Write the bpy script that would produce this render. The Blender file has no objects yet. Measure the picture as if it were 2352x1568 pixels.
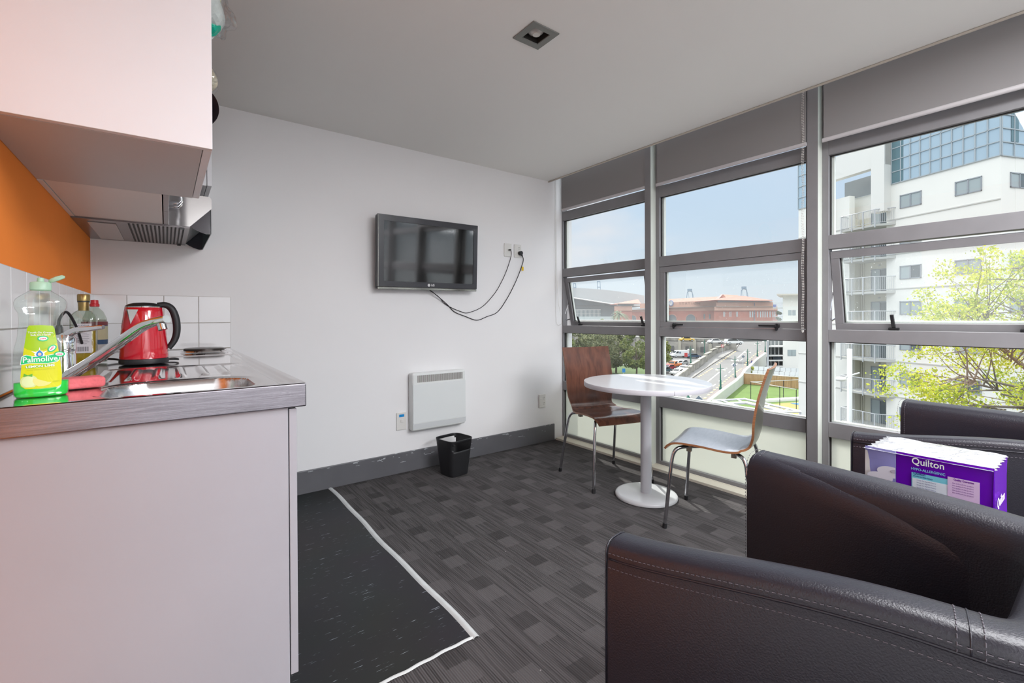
import bpy, bmesh, math, random
from mathutils import Vector, Matrix
random.seed(7)
S = bpy.context.scene
COL = S.collection
PI = math.pi
rnd = random.random
def U(a, b): return random.uniform(a, b)

# ------------------------------------------------------------------ camera
CAMH = 1.10
YAW, PIT, ROL, FPX, CYP = .6433, .007036, -.004181, 1060.76, 736.53
_F = Vector((math.sin(YAW)*math.cos(PIT), math.cos(YAW)*math.cos(PIT), -math.sin(PIT)))
_r0 = Vector((math.cos(YAW), -math.sin(YAW), 0)); _u0 = _r0.cross(_F)
_R = _r0*math.cos(ROL) + _u0*math.sin(ROL); _U = -_r0*math.sin(ROL) + _u0*math.cos(ROL)
CP = Vector((0, 0, CAMH))
def ray(x, y): return _R*((x-1176)/FPX) - _U*((y-CYP)/FPX) + _F
def at(x, y, X=None, Y=None, Z=None, D=None):
    """point of the place seen at (x, y) of the survey photo on a known plane (used to take measurements)"""
    d = ray(x, y)
    t = (X-CP.x)/d.x if X is not None else (Y-CP.y)/d.y if Y is not None else (Z-CP.z)/d.z if Z is not None else D
    return CP + d*t
cd = bpy.data.cameras.new('camera'); cam = bpy.data.objects.new('camera', cd); COL.objects.link(cam)
cd.sensor_fit = 'HORIZONTAL'; cd.sensor_width = 36; cd.lens = 36*FPX/2352
cd.shift_y = -(784-CYP)/2352; cd.clip_start = .03; cd.clip_end = 3000
mw = Matrix((( _R.x, _U.x, -_F.x, 0), (_R.y, _U.y, -_F.y, 0), (_R.z, _U.z, -_F.z, CAMH), (0, 0, 0, 1)))
cam.matrix_world = mw
S.camera = cam
S.view_settings.view_transform = 'Standard'; S.view_settings.look = 'None'
S.view_settings.gamma = 1; S.view_settings.use_curve_mapping = False; S.view_settings.exposure = 0.45

# ------------------------------------------------------------------ materials
def sr(r, g, b):
    f = lambda c: (c/255/12.92) if c/255 <= .04045 else ((c/255+.055)/1.055)**2.4
    return (f(r), f(g), f(b))
MATS = {}
def mat(name, col, rough=.5, metal=0, bump=0, bscale=50, spec=.5, coat=0, var=0, vscale=5, trans=0, stretch=None, alpha=1, sheen=0, bdist=.002):
    m = bpy.data.materials.new(name); m.use_nodes = True
    nt = m.node_tree; N = nt.nodes; L = nt.links; p = N['Principled BSDF']
    p.inputs['Base Color'].default_value = (*col, 1); p.inputs['Roughness'].default_value = rough
    p.inputs['Metallic'].default_value = metal; p.inputs['Specular IOR Level'].default_value = spec
    p.inputs['Coat Weight'].default_value = coat; p.inputs['Alpha'].default_value = alpha
    if coat: p.inputs['Coat Roughness'].default_value = .05
    if trans: p.inputs['Transmission Weight'].default_value = trans
    if bump or var:
        tc = N.new('ShaderNodeTexCoord'); mp = N.new('ShaderNodeMapping'); L.new(tc.outputs['Object'], mp.inputs[0])
        if stretch: mp.inputs['Scale'].default_value = stretch
    if bump:
        n = N.new('ShaderNodeTexNoise'); n.inputs['Scale'].default_value = bscale; n.inputs['Detail'].default_value = 3
        L.new(mp.outputs[0], n.inputs['Vector'])
        b = N.new('ShaderNodeBump'); b.inputs['Strength'].default_value = bump; b.inputs['Distance'].default_value = bdist
        L.new(n.outputs['Fac'], b.inputs['Height']); L.new(b.outputs[0], p.inputs['Normal'])
    if var:
        n = N.new('ShaderNodeTexNoise'); n.inputs['Scale'].default_value = vscale; n.inputs['Detail'].default_value = 6
        L.new(mp.outputs[0], n.inputs['Vector'])
        r = N.new('ShaderNodeValToRGB')
        r.color_ramp.elements[0].position = .3; r.color_ramp.elements[1].position = .7
        r.color_ramp.elements[0].color = (*[max(0, c*(1-var)) for c in col], 1)
        r.color_ramp.elements[1].color = (*[min(1, c*(1+var)) for c in col], 1)
        L.new(n.outputs['Fac'], r.inputs[0]); L.new(r.outputs[0], p.inputs['Base Color'])
    MATS[name] = m
    return m
def glassmat(name, tint=(1, 1, 1), refl=1.0, dirt=0, ior=1.45):
    m = bpy.data.materials.new(name); m.use_nodes = True
    nt = m.node_tree; N = nt.nodes; L = nt.links; N.remove(N['Principled BSDF']); out = N['Material Output']
    t = N.new('ShaderNodeBsdfTransparent'); t.inputs[0].default_value = (*tint, 1)
    g = N.new('ShaderNodeBsdfGlossy'); g.inputs['Roughness'].default_value = .02
    lw = N.new('ShaderNodeLayerWeight'); lw.inputs['Blend'].default_value = .5   # 'Facing' is the same from both sides of a thin pane
    pw = N.new('ShaderNodeMath'); pw.operation = 'POWER'; pw.inputs[1].default_value = 5; L.new(lw.outputs['Facing'], pw.inputs[0])
    mu = N.new('ShaderNodeMath'); mu.operation = 'MULTIPLY_ADD'; mu.inputs[1].default_value = .9*min(1, refl); mu.inputs[2].default_value = .04*refl; L.new(pw.outputs[0], mu.inputs[0])
    mx = N.new('ShaderNodeMixShader'); L.new(mu.outputs[0], mx.inputs[0]); L.new(t.outputs[0], mx.inputs[1]); L.new(g.outputs[0], mx.inputs[2])
    last = mx
    if dirt:
        tc = N.new('ShaderNodeTexCoord'); v = N.new('ShaderNodeTexNoise'); v.inputs['Scale'].default_value = 160; v.inputs['Detail'].default_value = 2
        L.new(tc.outputs['Object'], v.inputs['Vector'])
        r = N.new('ShaderNodeValToRGB'); r.color_ramp.elements[0].position = .70; r.color_ramp.elements[1].position = .76
        r.color_ramp.elements[0].color = (dirt*.12,)*3+(1,); r.color_ramp.elements[1].color = (dirt,)*3+(1,)
        L.new(v.outputs['Fac'], r.inputs[0])
        d = N.new('ShaderNodeBsdfTranslucent'); d.inputs[0].default_value = (.85, .87, .88, 1)
        m2 = N.new('ShaderNodeMixShader'); L.new(r.outputs[0], m2.inputs[0]); L.new(mx.outputs[0], m2.inputs[1]); L.new(d.outputs[0], m2.inputs[2]); last = m2
    L.new(last.outputs[0], out.inputs[0]); MATS[name] = m
    return m
def translucent(name, col, f=.5, rough=.4):
    m = bpy.data.materials.new(name); m.use_nodes = True
    nt = m.node_tree; N = nt.nodes; L = nt.links; p = N['Principled BSDF']; out = N['Material Output']
    p.inputs['Base Color'].default_value = (*col, 1); p.inputs['Roughness'].default_value = rough
    t = N.new('ShaderNodeBsdfTranslucent'); t.inputs[0].default_value = (*col, 1)
    mx = N.new('ShaderNodeMixShader'); mx.inputs[0].default_value = f
    L.new(p.outputs[0], mx.inputs[1]); L.new(t.outputs[0], mx.inputs[2]); L.new(mx.outputs[0], out.inputs[0]); MATS[name] = m
    return m

# ------------------------------------------------------------------ mesh builder
class MB:
    def __init__(s): s.v = []; s.f = []; s.m = []; s.mi = 0; s.T = None
    def add(s, vs, fs):
        o = len(s.v)
        for p in vs:
            p = Vector(p)
            s.v.append(s.T @ p if s.T else p)
        for f in fs: s.f.append([i+o for i in f]); s.m.append(s.mi)
        return s
    def box(s, x0, x1, y0, y1, z0, z1):
        x0, x1 = min(x0, x1), max(x0, x1); y0, y1 = min(y0, y1), max(y0, y1); z0, z1 = min(z0, z1), max(z0, z1)
        v = [(x0, y0, z0), (x1, y0, z0), (x1, y1, z0), (x0, y1, z0), (x0, y0, z1), (x1, y0, z1), (x1, y1, z1), (x0, y1, z1)]
        return s.add(v, [(0, 3, 2, 1), (4, 5, 6, 7), (0, 1, 5, 4), (1, 2, 6, 5), (2, 3, 7, 6), (3, 0, 4, 7)])
    def prism(s, poly, d):
        """poly: 3D points of a planar outline; d: extrusion vector"""
        n = len(poly); d = Vector(d); p = [Vector(q) for q in poly]
        nn = Vector((0, 0, 0))
        for i in range(n): nn += p[i].cross(p[(i+1) % n])
        if nn.dot(d) > 0: p.reverse()
        v = p + [q+d for q in p]
        return s.add(v, [list(range(n)), list(range(2*n-1, n-1, -1))] + [(i, i+n, (i+1) % n+n, (i+1) % n) for i in range(n)])
    def tube(s, pts, r, n=10, cap=True, closed=False):
        pts = [Vector(p) for p in pts]; m = len(pts)
        rs = r if isinstance(r, (list, tuple)) else [r]*m
        vs = []; fs = []; up = None
        for i, p in enumerate(pts):
            a = pts[(i-1) % m] if (i > 0 or closed) else p; b = pts[(i+1) % m] if (i < m-1 or closed) else p
            t = (b-a).normalized()
            if up is None:
                up = Vector((0, 0, 1)) if abs(t.z) < .9 else Vector((1, 0, 0))
            x = t.cross(up).normalized(); up = x.cross(t).normalized()
            for k in range(n):
                A = 2*PI*k/n; vs.append(p + x*(math.cos(A)*rs[i]) + up*(math.sin(A)*rs[i]))
        for i in range(m if closed else m-1):
            j = (i+1) % m
            for k in range(n): fs.append((i*n+k, j*n+k, j*n+(k+1) % n, i*n+(k+1) % n))
        if cap and not closed: fs += [list(range(n)), [(m-1)*n+k for k in range(n-1, -1, -1)]]
        return s.add(vs, fs)
    def cyl(s, a, b, r, n=24, r2=None): return s.tube([a, b], [r, r if r2 is None else r2], n)
    def lathe(s, prof, c=(0, 0, 0), n=32, sx=1, sy=1, se=None):
        """prof: (r, z) from bottom to top; se: superellipse exponent"""
        c = Vector(c); vs = []; fs = []; m = len(prof)
        for r, z in prof:
            for k in range(n):
                A = 2*PI*k/n; ca, sa = math.cos(A), math.sin(A)
                if se:
                    ca = math.copysign(abs(ca)**(2/se), ca); sa = math.copysign(abs(sa)**(2/se), sa)
                vs.append(c+Vector((ca*r*sx, sa*r*sy, z)))
        for i in range(m-1):
            for k in range(n): fs.append((i*n+k, i*n+(k+1) % n, (i+1)*n+(k+1) % n, (i+1)*n+k))
        if prof[0][0] > 1e-6: fs.append([k for k in range(n-1, -1, -1)])
        if prof[-1][0] > 1e-6: fs.append([(m-1)*n+k for k in range(n)])
        return s.add(vs, fs)
    def grid(s, fn, nu, nv, thick=None):
        """fn(u, v) -> point, u, v in 0..1"""
        vs = [Vector(fn(i/nu, j/nv)) for j in range(nv+1) for i in range(nu+1)]
        fs = [(j*(nu+1)+i, j*(nu+1)+i+1, (j+1)*(nu+1)+i+1, (j+1)*(nu+1)+i) for j in range(nv) for i in range(nu)]
        return s.add(vs, fs)
    def sphere(s, c, r, n=16, m=10, sx=1, sy=1, sz=1):
        pr = [(max(0, math.sin(PI*i/m))*r if 0 < i < m else 1e-7, -math.cos(PI*i/m)*r*sz) for i in range(m+1)]
        return s.lathe(pr, c, n, sx, sy)
    def text(s, txt, size, Mx, thick=0.0, align='CENTER', sx=1.0, bold=0.0):
        cu = bpy.data.curves.new('t', 'FONT'); cu.body = txt; cu.size = size; cu.align_x = align; cu.align_y = 'CENTER'
        cu.extrude = thick; cu.offset = bold; cu.resolution_u = 3
        o = bpy.data.objects.new('t', cu); COL.objects.link(o)
        dg = bpy.context.evaluated_depsgraph_get(); me = bpy.data.meshes.new_from_object(o.evaluated_get(dg))
        T0 = s.T; s.T = (T0 @ Mx) if T0 else Mx
        s.add([(v.co.x*sx, v.co.y, v.co.z) for v in me.vertices], [list(p.vertices) for p in me.polygons])
        s.T = T0
        bpy.data.objects.remove(o); bpy.data.meshes.remove(me); bpy.data.curves.remove(cu)
        return s
def mtx(o, x, y):
    """matrix with origin o, x axis, y axis"""
    o, x, y = Vector(o), Vector(x).normalized(), Vector(y).normalized(); z = x.cross(y).normalized(); y = z.cross(x)
    return Matrix(((x.x, y.x, z.x, o.x), (x.y, y.y, z.y, o.y), (x.z, y.z, z.z, o.z), (0, 0, 0, 1)))
def wmat(o):
    return o.matrix_basis.copy() if o.parent is None else wmat(o.parent) @ o.matrix_parent_inverse @ o.matrix_basis
def obj(name, b, m, parent=None, bevel=0, smooth=False, sub=0, solid=0, seg=2, recalc=False):
    me = bpy.data.meshes.new(name); me.from_pydata([tuple(v) for v in b.v], [], b.f)
    ms = m if isinstance(m, (list, tuple)) else [m]
    for q in ms: me.materials.append(q)
    if len(ms) > 1: me.polygons.foreach_set('material_index', b.m)
    if recalc:
        bm = bmesh.new(); bm.from_mesh(me); bmesh.ops.recalc_face_normals(bm, faces=bm.faces[:]); bm.to_mesh(me); bm.free()
    if smooth: me.polygons.foreach_set('use_smooth', [True]*len(me.polygons))
    me.update(); o = bpy.data.objects.new(name, me); COL.objects.link(o)
    if parent:
        o.parent = parent; o.matrix_parent_inverse = wmat(parent).inverted()
    if solid:
        md = o.modifiers.new('solid', 'SOLIDIFY'); md.thickness = solid; md.offset = 0
    if bevel:
        md = o.modifiers.new('bevel', 'BEVEL'); md.width = bevel; md.segments = seg; md.limit_method = 'ANGLE'; md.angle_limit = math.radians(40)
        if smooth: md.harden_normals = False
    if sub:
        md = o.modifiers.new('sub', 'SUBSURF'); md.levels = sub; md.render_levels = sub
    if smooth == 'auto' or (bevel and not smooth): pass
    return o
def smooth_by_angle(o, ang=40):
    me = o.data; bm = bmesh.new(); bm.from_mesh(me)
    for f in bm.faces: f.smooth = True
    for e in bm.edges:
        e.smooth = not (len(e.link_faces) == 2 and e.calc_face_angle(0) > math.radians(ang))
    bm.to_mesh(me); bm.free(); return o
def sobj(*a, ang=40, **k):
    return smooth_by_angle(obj(*a, **k), ang)
def thing(name, label, cat, loc=(0, 0, 0), group=None):
    o = bpy.data.objects.new(name, None); COL.objects.link(o); o.location = loc; o.empty_display_size = .1
    o['label'] = label; o['category'] = cat
    if group: o['group'] = group
    return o
def tag(o, label, cat, group=None, kind=None):
    o['label'] = label; o['category'] = cat
    if group: o['group'] = group
    if kind: o['kind'] = kind
    return o
def struct(o): o['kind'] = 'structure'; return o
def sempty(name, loc=(0, 0, 0)):
    o = bpy.data.objects.new(name, None); COL.objects.link(o); o.location = loc; o['kind'] = 'structure'; return o
def copy_tree(o, parent=None, mpi=None):
    kids = [c for c in ALLKIDS(o)]
    c = o.copy(); COL.objects.link(c)
    if parent: c.parent = parent
    for k in kids: copy_tree(k, c)
    return c
def ALLKIDS(o): return [c for c in bpy.data.objects if c.parent == o]
def bez(p0, p1, p2, p3, n=12):
    p0, p1, p2, p3 = map(Vector, (p0, p1, p2, p3))
    return [p0*(1-t)**3 + p1*3*t*(1-t)**2 + p2*3*t*t*(1-t) + p3*t**3 for t in [i/n for i in range(n+1)]]
def crom(pts, n=8):
    P = [Vector(p) for p in pts]; P = [P[0]*2-P[1]] + P + [P[-1]*2-P[-2]]; out = []
    for i in range(1, len(P)-2):
        a, b, c, d = P[i-1:i+3]
        for k in range(n):
            t = k/n; out.append(.5*((2*b) + (c-a)*t + (2*a-5*b+4*c-d)*t*t + (3*b-a-3*c+d)*t**3))
    out.append(P[-2]); return out
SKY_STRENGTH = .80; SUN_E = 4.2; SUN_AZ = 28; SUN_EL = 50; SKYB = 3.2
FILL_LIGHTS = [(1.6, -.1, 36), (2.1, -1.2, 62), (1.1, -2.3, 80)]  # position and power of the added fill lights
# ================================================================== interior materials
WHITE = mat('painted plaster white', (.82, .815, .82), .55, bump=.05, bscale=220, var=.015, vscale=1.5)
CEIL = mat('ceiling paint', (.86, .845, .815), .7, bump=.04, bscale=250)
ORANGE = mat('orange paint', (.95, .27, .05), .85, spec=.1, bump=.06, bscale=160, var=.04, vscale=2)
ALU = mat('grey window aluminium', (.205, .200, .208), .42, metal=.0, spec=.5, var=.05, vscale=9)
POSTL = mat('pale green post side', (.60, .63, .575), .5)
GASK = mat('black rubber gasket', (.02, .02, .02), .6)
BASEG = mat('dark grey skirting paint', (.115, .115, .125), .45, bump=.15, bscale=60, var=.06, vscale=8)
CHIP = mat('chipped white paint', (.55, .58, .6), .6)
SILL = mat('cream sill', (.70, .66, .56), .5)
STEEL = mat('brushed steel', (.62, .60, .60), .22, metal=1, bump=.06, bscale=90, stretch=(.4, 30, 30), var=.10, vscale=6)
STEELF = mat('brushed steel front', (.27, .255, .28), .27, metal=1, bump=.25, bscale=60, stretch=(1.5, 1, 60), var=.22, vscale=9, bdist=.0006)
STEELM = mat('polished steel', (.68, .66, .66), .09, metal=1, bump=.05, bscale=7, bdist=.003)
CHROME = mat('chrome', (.72, .72, .74), .06, metal=1)
CHROMED = mat('chrome tube', (.55, .55, .57), .12, metal=1)
CABW = mat('white melamine', (.74, .735, .76), .35, bump=.02, bscale=120, var=.015, vscale=4)
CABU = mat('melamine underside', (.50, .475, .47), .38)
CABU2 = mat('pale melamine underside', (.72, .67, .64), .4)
CABG = mat('light grey melamine', (.36, .36, .395), .4, bump=.03, bscale=150, var=.02, vscale=3)
EDGE = mat('grey edging', (.33, .31, .32), .4)
BLK = mat('black plastic', (.012, .012, .013), .35)
BLKM = mat('matt black plastic', (.012, .012, .014), .5, bump=.05, bscale=300)
RED = mat('red enamel', (.55, .004, .018), .12, coat=.6)
HEATW = mat('heater white', (.74, .76, .75), .3)
PLW = mat('white plastic', (.72, .71, .68), .35)
DARK = mat('dark recess', (.015, .013, .012), .7)
GREY = mat('light grey powder coat', (.50, .51, .545), .35)
GREYT = mat('white laminate top', (.74, .75, .77), .22, spec=.5)
GREYB = mat('silver grey base', (.55, .56, .58), .3)
BLIND = mat('grey blind fabric', (.235, .225, .225), .8, bump=.1, bscale=700)
BLINDBAR = mat('silver blind bar', (.5, .48, .49), .35)
GLASS = glassmat('window glass', (.97, .985, .98))
GLASSD = glassmat('window glass with dried drops', (.95, .97, .965), dirt=.5)
FROST = translucent('frosted white glass', (.80, .82, .76), .60, .25)
LEATHER = mat('dark leather', (.013, .0115, .019), .36, bump=.5, bscale=330, spec=.6, bdist=.0012)
STITCH = mat('thread', (.10, .09, .105), .6)
WRITEW = mat('white print', (.85, .85, .85), .5)

def tile_mat():
    m = mat('white glazed tile', (.80, .80, .81), .08, coat=.3)
    return m
TILE = tile_mat()
GROUT = mat('grout', (.50, .46, .42), .8)

def carpet():
    m = bpy.data.materials.new('ribbed carpet tile'); m.use_nodes = True
    nt = m.node_tree; N = nt.nodes; L = nt.links; p = N['Principled BSDF']; p.inputs['Roughness'].default_value = .95
    p.inputs['Specular IOR Level'].default_value = .12
    tc = N.new('ShaderNodeTexCoord'); sp = N.new('ShaderNodeSeparateXYZ'); L.new(tc.outputs['Object'], sp.inputs[0])
    def M(op, a, b=None, c=None):
        n = N.new('ShaderNodeMath'); n.operation = op
        for i, q in enumerate((a, b, c)):
            if q is None: continue
            if isinstance(q, (int, float)): n.inputs[i].default_value = q
            else: L.new(q, n.inputs[i])
        return n.outputs[0]
    X, Y = sp.outputs[0], sp.outputs[1]
    # fine ribs running along the room
    rib = M('SINE', M('MULTIPLY', X, 2*PI/.0078))
    mp = N.new('ShaderNodeMapping'); mp.inputs['Scale'].default_value = (120, 3.6, 1); L.new(tc.outputs['Object'], mp.inputs[0])
    n1 = N.new('ShaderNodeTexNoise'); n1.inputs['Scale'].default_value = 1; n1.inputs['Detail'].default_value = 1.5; L.new(mp.outputs[0], n1.inputs['Vector'])
    mp2 = N.new('ShaderNodeMapping'); mp2.inputs['Scale'].default_value = (9, 5, 1); L.new(tc.outputs['Object'], mp2.inputs[0])
    n2 = N.new('ShaderNodeTexNoise'); n2.inputs['Scale'].default_value = 1; L.new(mp2.outputs[0], n2.inputs['Vector'])
    fz = N.new('ShaderNodeTexNoise'); fz.inputs['Scale'].default_value = 650; L.new(tc.outputs['Object'], fz.inputs['Vector'])
    streak = M('SMOOTH_MIN', M('MAXIMUM', M('MULTIPLY', M('SUBTRACT', n1.outputs['Fac'], .36), 4.2), 0.0), 1.0, .1)
    v = M('ADD', M('MULTIPLY', streak, .030), M('MULTIPLY', M('MULTIPLY', M('ADD', rib, 1), .5), .022))
    v = M('ADD', v, M('MULTIPLY', M('SUBTRACT', n2.outputs['Fac'], .5), .015))
    def cell(x0, y0, px, py, w, h):
        a = M('PINGPONG', M('SUBTRACT', X, x0), px/2); b = M('PINGPONG', M('SUBTRACT', Y, y0), py/2)
        return M('MULTIPLY', M('LESS_THAN', a, w/2), M('LESS_THAN', b, h/2))
    light = M('MAXIMUM', cell(1.49, 1.985, .302, .297, .082, .088), cell(1.64, 2.118, .302, .297, .082, .088))
    dark = cell(1.64, 2.205, .302, .297, .08, .08)
    base = M('MULTIPLY', M('ADD', v, .028), 1.35)
    lt = M('ADD', M('MULTIPLY', base, .35), .072); dk = M('ADD', M('MULTIPLY', base, .45), .020)
    base = M('ADD', M('MULTIPLY', base, M('SUBTRACT', 1, light)), M('MULTIPLY', lt, light))
    base = M('ADD', M('MULTIPLY', base, M('SUBTRACT', 1, dark)), M('MULTIPLY', dk, dark))
    base = M('MULTIPLY', base, M('ADD', .6, M('MULTIPLY', fz.outputs['Fac'], .8)))
    # crumbs
    vo = N.new('ShaderNodeTexVoronoi'); vo.inputs['Scale'].default_value = 9; L.new(tc.outputs['Object'], vo.inputs['Vector'])
    cr = M('MULTIPLY', M('LESS_THAN', vo.outputs['Distance'], .02), .35)
    base = M('ADD', base, cr)
    cb = N.new('ShaderNodeCombineXYZ'); L.new(M('MULTIPLY', base, 1.04), cb.inputs[0]); L.new(M('MULTIPLY', base, .97), cb.inputs[1]); L.new(M('MULTIPLY', base, .99), cb.inputs[2])
    L.new(cb.outputs[0], p.inputs['Base Color'])
    b = N.new('ShaderNodeBump'); b.inputs['Strength'].default_value = .5; b.inputs['Distance'].default_value = .002
    L.new(M('ADD', rib, fz.outputs['Fac']), b.inputs['Height']); L.new(b.outputs[0], p.inputs['Normal'])
    return m
CARPET = carpet()
def lino():
    m = bpy.data.materials.new('flecked black vinyl'); m.use_nodes = True
    nt = m.node_tree; N = nt.nodes; L = nt.links; p = N['Principled BSDF']; p.inputs['Roughness'].default_value = .5
    p.inputs['Specular IOR Level'].default_value = .25
    tc = N.new('ShaderNodeTexCoord')
    mp = N.new('ShaderNodeMapping'); mp.inputs['Scale'].default_value = (14, 150, 1); mp.inputs['Rotation'].default_value = (0, 0, .02); L.new(tc.outputs['Object'], mp.inputs[0])
    n = N.new('ShaderNodeTexNoise'); n.inputs['Scale'].default_value = 1; n.inputs['Detail'].default_value = 3; n.inputs['Roughness'].default_value = .62; L.new(mp.outputs[0], n.inputs['Vector'])
    r = N.new('ShaderNodeValToRGB'); e = r.color_ramp.elements
    e[0].position = .655; e[0].color = (.013, .0135, .016, 1); e[1].position = .73; e[1].color = (.42, .47, .52, 1)
    L.new(n.outputs['Fac'], r.inputs[0])
    n2 = N.new('ShaderNodeTexNoise'); n2.inputs['Scale'].default_value = 2.2; L.new(tc.outputs['Object'], n2.inputs['Vector'])
    mx = N.new('ShaderNodeMix'); mx.data_type = 'RGBA'; mx.blend_type = 'ADD'; mx.inputs[0].default_value = .014
    L.new(r.outputs[0], mx.inputs[6]); L.new(n2.outputs['Color'], mx.inputs[7]); L.new(mx.outputs[2], p.inputs['Base Color'])
    return m
LINO = lino()
STRIP = mat('white edging strip', (.58, .60, .60), .4, var=.08, vscale=14)
def wood(name, a, b, stretch=(1, 1, 1), rough=.25):
    m = mat(name, a, rough, coat=.25); nt = m.node_tree; N = nt.nodes; L = nt.links; p = N['Principled BSDF']
    tc = N.new('ShaderNodeTexCoord'); mp = N.new('ShaderNodeMapping'); mp.inputs['Scale'].default_value = stretch; L.new(tc.outputs['Object'], mp.inputs[0])
    n = N.new('ShaderNodeTexNoise'); n.inputs['Scale'].default_value = 6; n.inputs['Detail'].default_value = 8; n.inputs['Distortion'].default_value = .6; L.new(mp.outputs[0], n.inputs['Vector'])
    r = N.new('ShaderNodeValToRGB'); r.color_ramp.elements[0].position = .32; r.color_ramp.elements[1].position = .7
    r.color_ramp.elements[0].color = (*a, 1); r.color_ramp.elements[1].color = (*b, 1); L.new(n.outputs['Fac'], r.inputs[0]); L.new(r.outputs[0], p.inputs['Base Color'])
    return m
WALNUT = wood('walnut stained plywood', (.085, .028, .016), (.17, .062, .034), (5, 5, .7))
PALEPLY = wood('grey laminate plywood', (.36, .375, .41), (.43, .445, .48), (3, 12, 3), .3)
PLYEDGE = wood('plywood edge', (.20, .075, .03), (.36, .16, .07), (1, 1, 60), .45)

# ================================================================== room shell
XW, YB, XL, ZC = 2.80, 3.10, -.298, 2.311     # window line, back wall, left wall, ceiling
XF = 2.895                                   # inner face of the window frames
YR = -3.2
struct(obj('floor', MB().box(XL-.1, XF, YR-.1, YB+.1, -.12, 0), CARPET))
o = struct(obj('floor_vinyl', MB().box(XL, .838, 1.349, YB, 0.0002, .003), LINO))
struct(obj('wall_back', MB().box(XL-.1, 3.02, YB, YB+.1, -.12, 2.55), WHITE))
wl = MB(); wl.box(XL-.1, XL, .55, YB, -.12, 2.55); wl.mi = 1; wl.box(XL-.1, XL, YR-.1, .55, -.12, 2.55)
struct(obj('wall_left', wl, [ORANGE, WHITE]))
struct(obj('wall_front', MB().box(XL-.1, 3.0, YR-.1, YR, -.12, 2.55), WHITE))
# ceiling with a square hole for the recessed lamp
LX, LY, LH = 1.281, 1.529, .047
cl = MB(); cx1 = 2.743
for bx in ((XL-.1, LX-LH, YR-.1, YB), (LX+LH, cx1, YR-.1, YB), (LX-LH, LX+LH, YR-.1, LY-LH), (LX-LH, LX+LH, LY+LH, YB)):
    cl.box(*bx, ZC, ZC+.12)
struct(obj('ceiling', cl, CEIL))
struct(obj('ceiling_pelmet', MB().box(cx1, 3.02, YR-.1, YB, 2.50, 2.6), DARK))
tb = MB().tube([(cx1-.006, YR, ZC-.006), (cx1-.006, YB-.001, ZC-.006)], .0062, 8)
struct(sobj('trim_1', tb, mat('ceiling edge bead', (.50, .46, .40), .5)))
# skirting on the back wall
struct(obj('baseboard_back', MB().box(XL, 2.79, YB-.013, YB, 0, .146), BASEG, bevel=.004))
ch = MB()
for i in range(46):
    x = U(.70, 2.76); z = .146-abs(random.gauss(0, .028)); l = U(.004, .035)*(1 if rnd() < .8 else 1.8); h = U(.0012, .004)
    if z < .02: continue
    k = 5; pts = []
    for q in range(k+1): pts.append((x+l*q/k, YB-.0136, z+U(-.4, .4)*h+h))
    for q in range(k, -1, -1): pts.append((x+l*q/k, YB-.0136, z+U(-.4, .4)*h))
    ch.prism(pts, (0, -.0004, 0))
o = obj('paint_chips', ch, CHIP); o['kind'] = 'structure'
o.parent = bpy.data.objects['baseboard_back']
# white edging between vinyl and carpet, slightly wavy
def strip_x(y): return .842+.004*math.sin(y*5.1)+.0025*math.sin(y*13+1)
g = MB().grid(lambda u, v: (strip_x(1.335+v*(YB-1.351))+(u-.5)*.026, 1.335+v*(YB-1.351), .0035+.006*math.sin(PI*u)), 6, 60)
struct(obj('trim_2', g, STRIP, smooth=True))
g = MB().grid(lambda u, v: (XL+.56+v*(.835-XL-.56), 1.345+(u-.5)*.014+.003*math.sin(v*9)+.0015*math.sin(v*41), .003+.004*math.sin(PI*u)), 4, 50)
struct(obj('trim_3', g, STRIP, smooth=True))
struct(obj('trim_4', MB().box(XW, XF, YR, YB-.013, 0, .018).box(XW+.083, XF+.001, YR, YB, .018, .02), SILL, bevel=.002))

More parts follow.
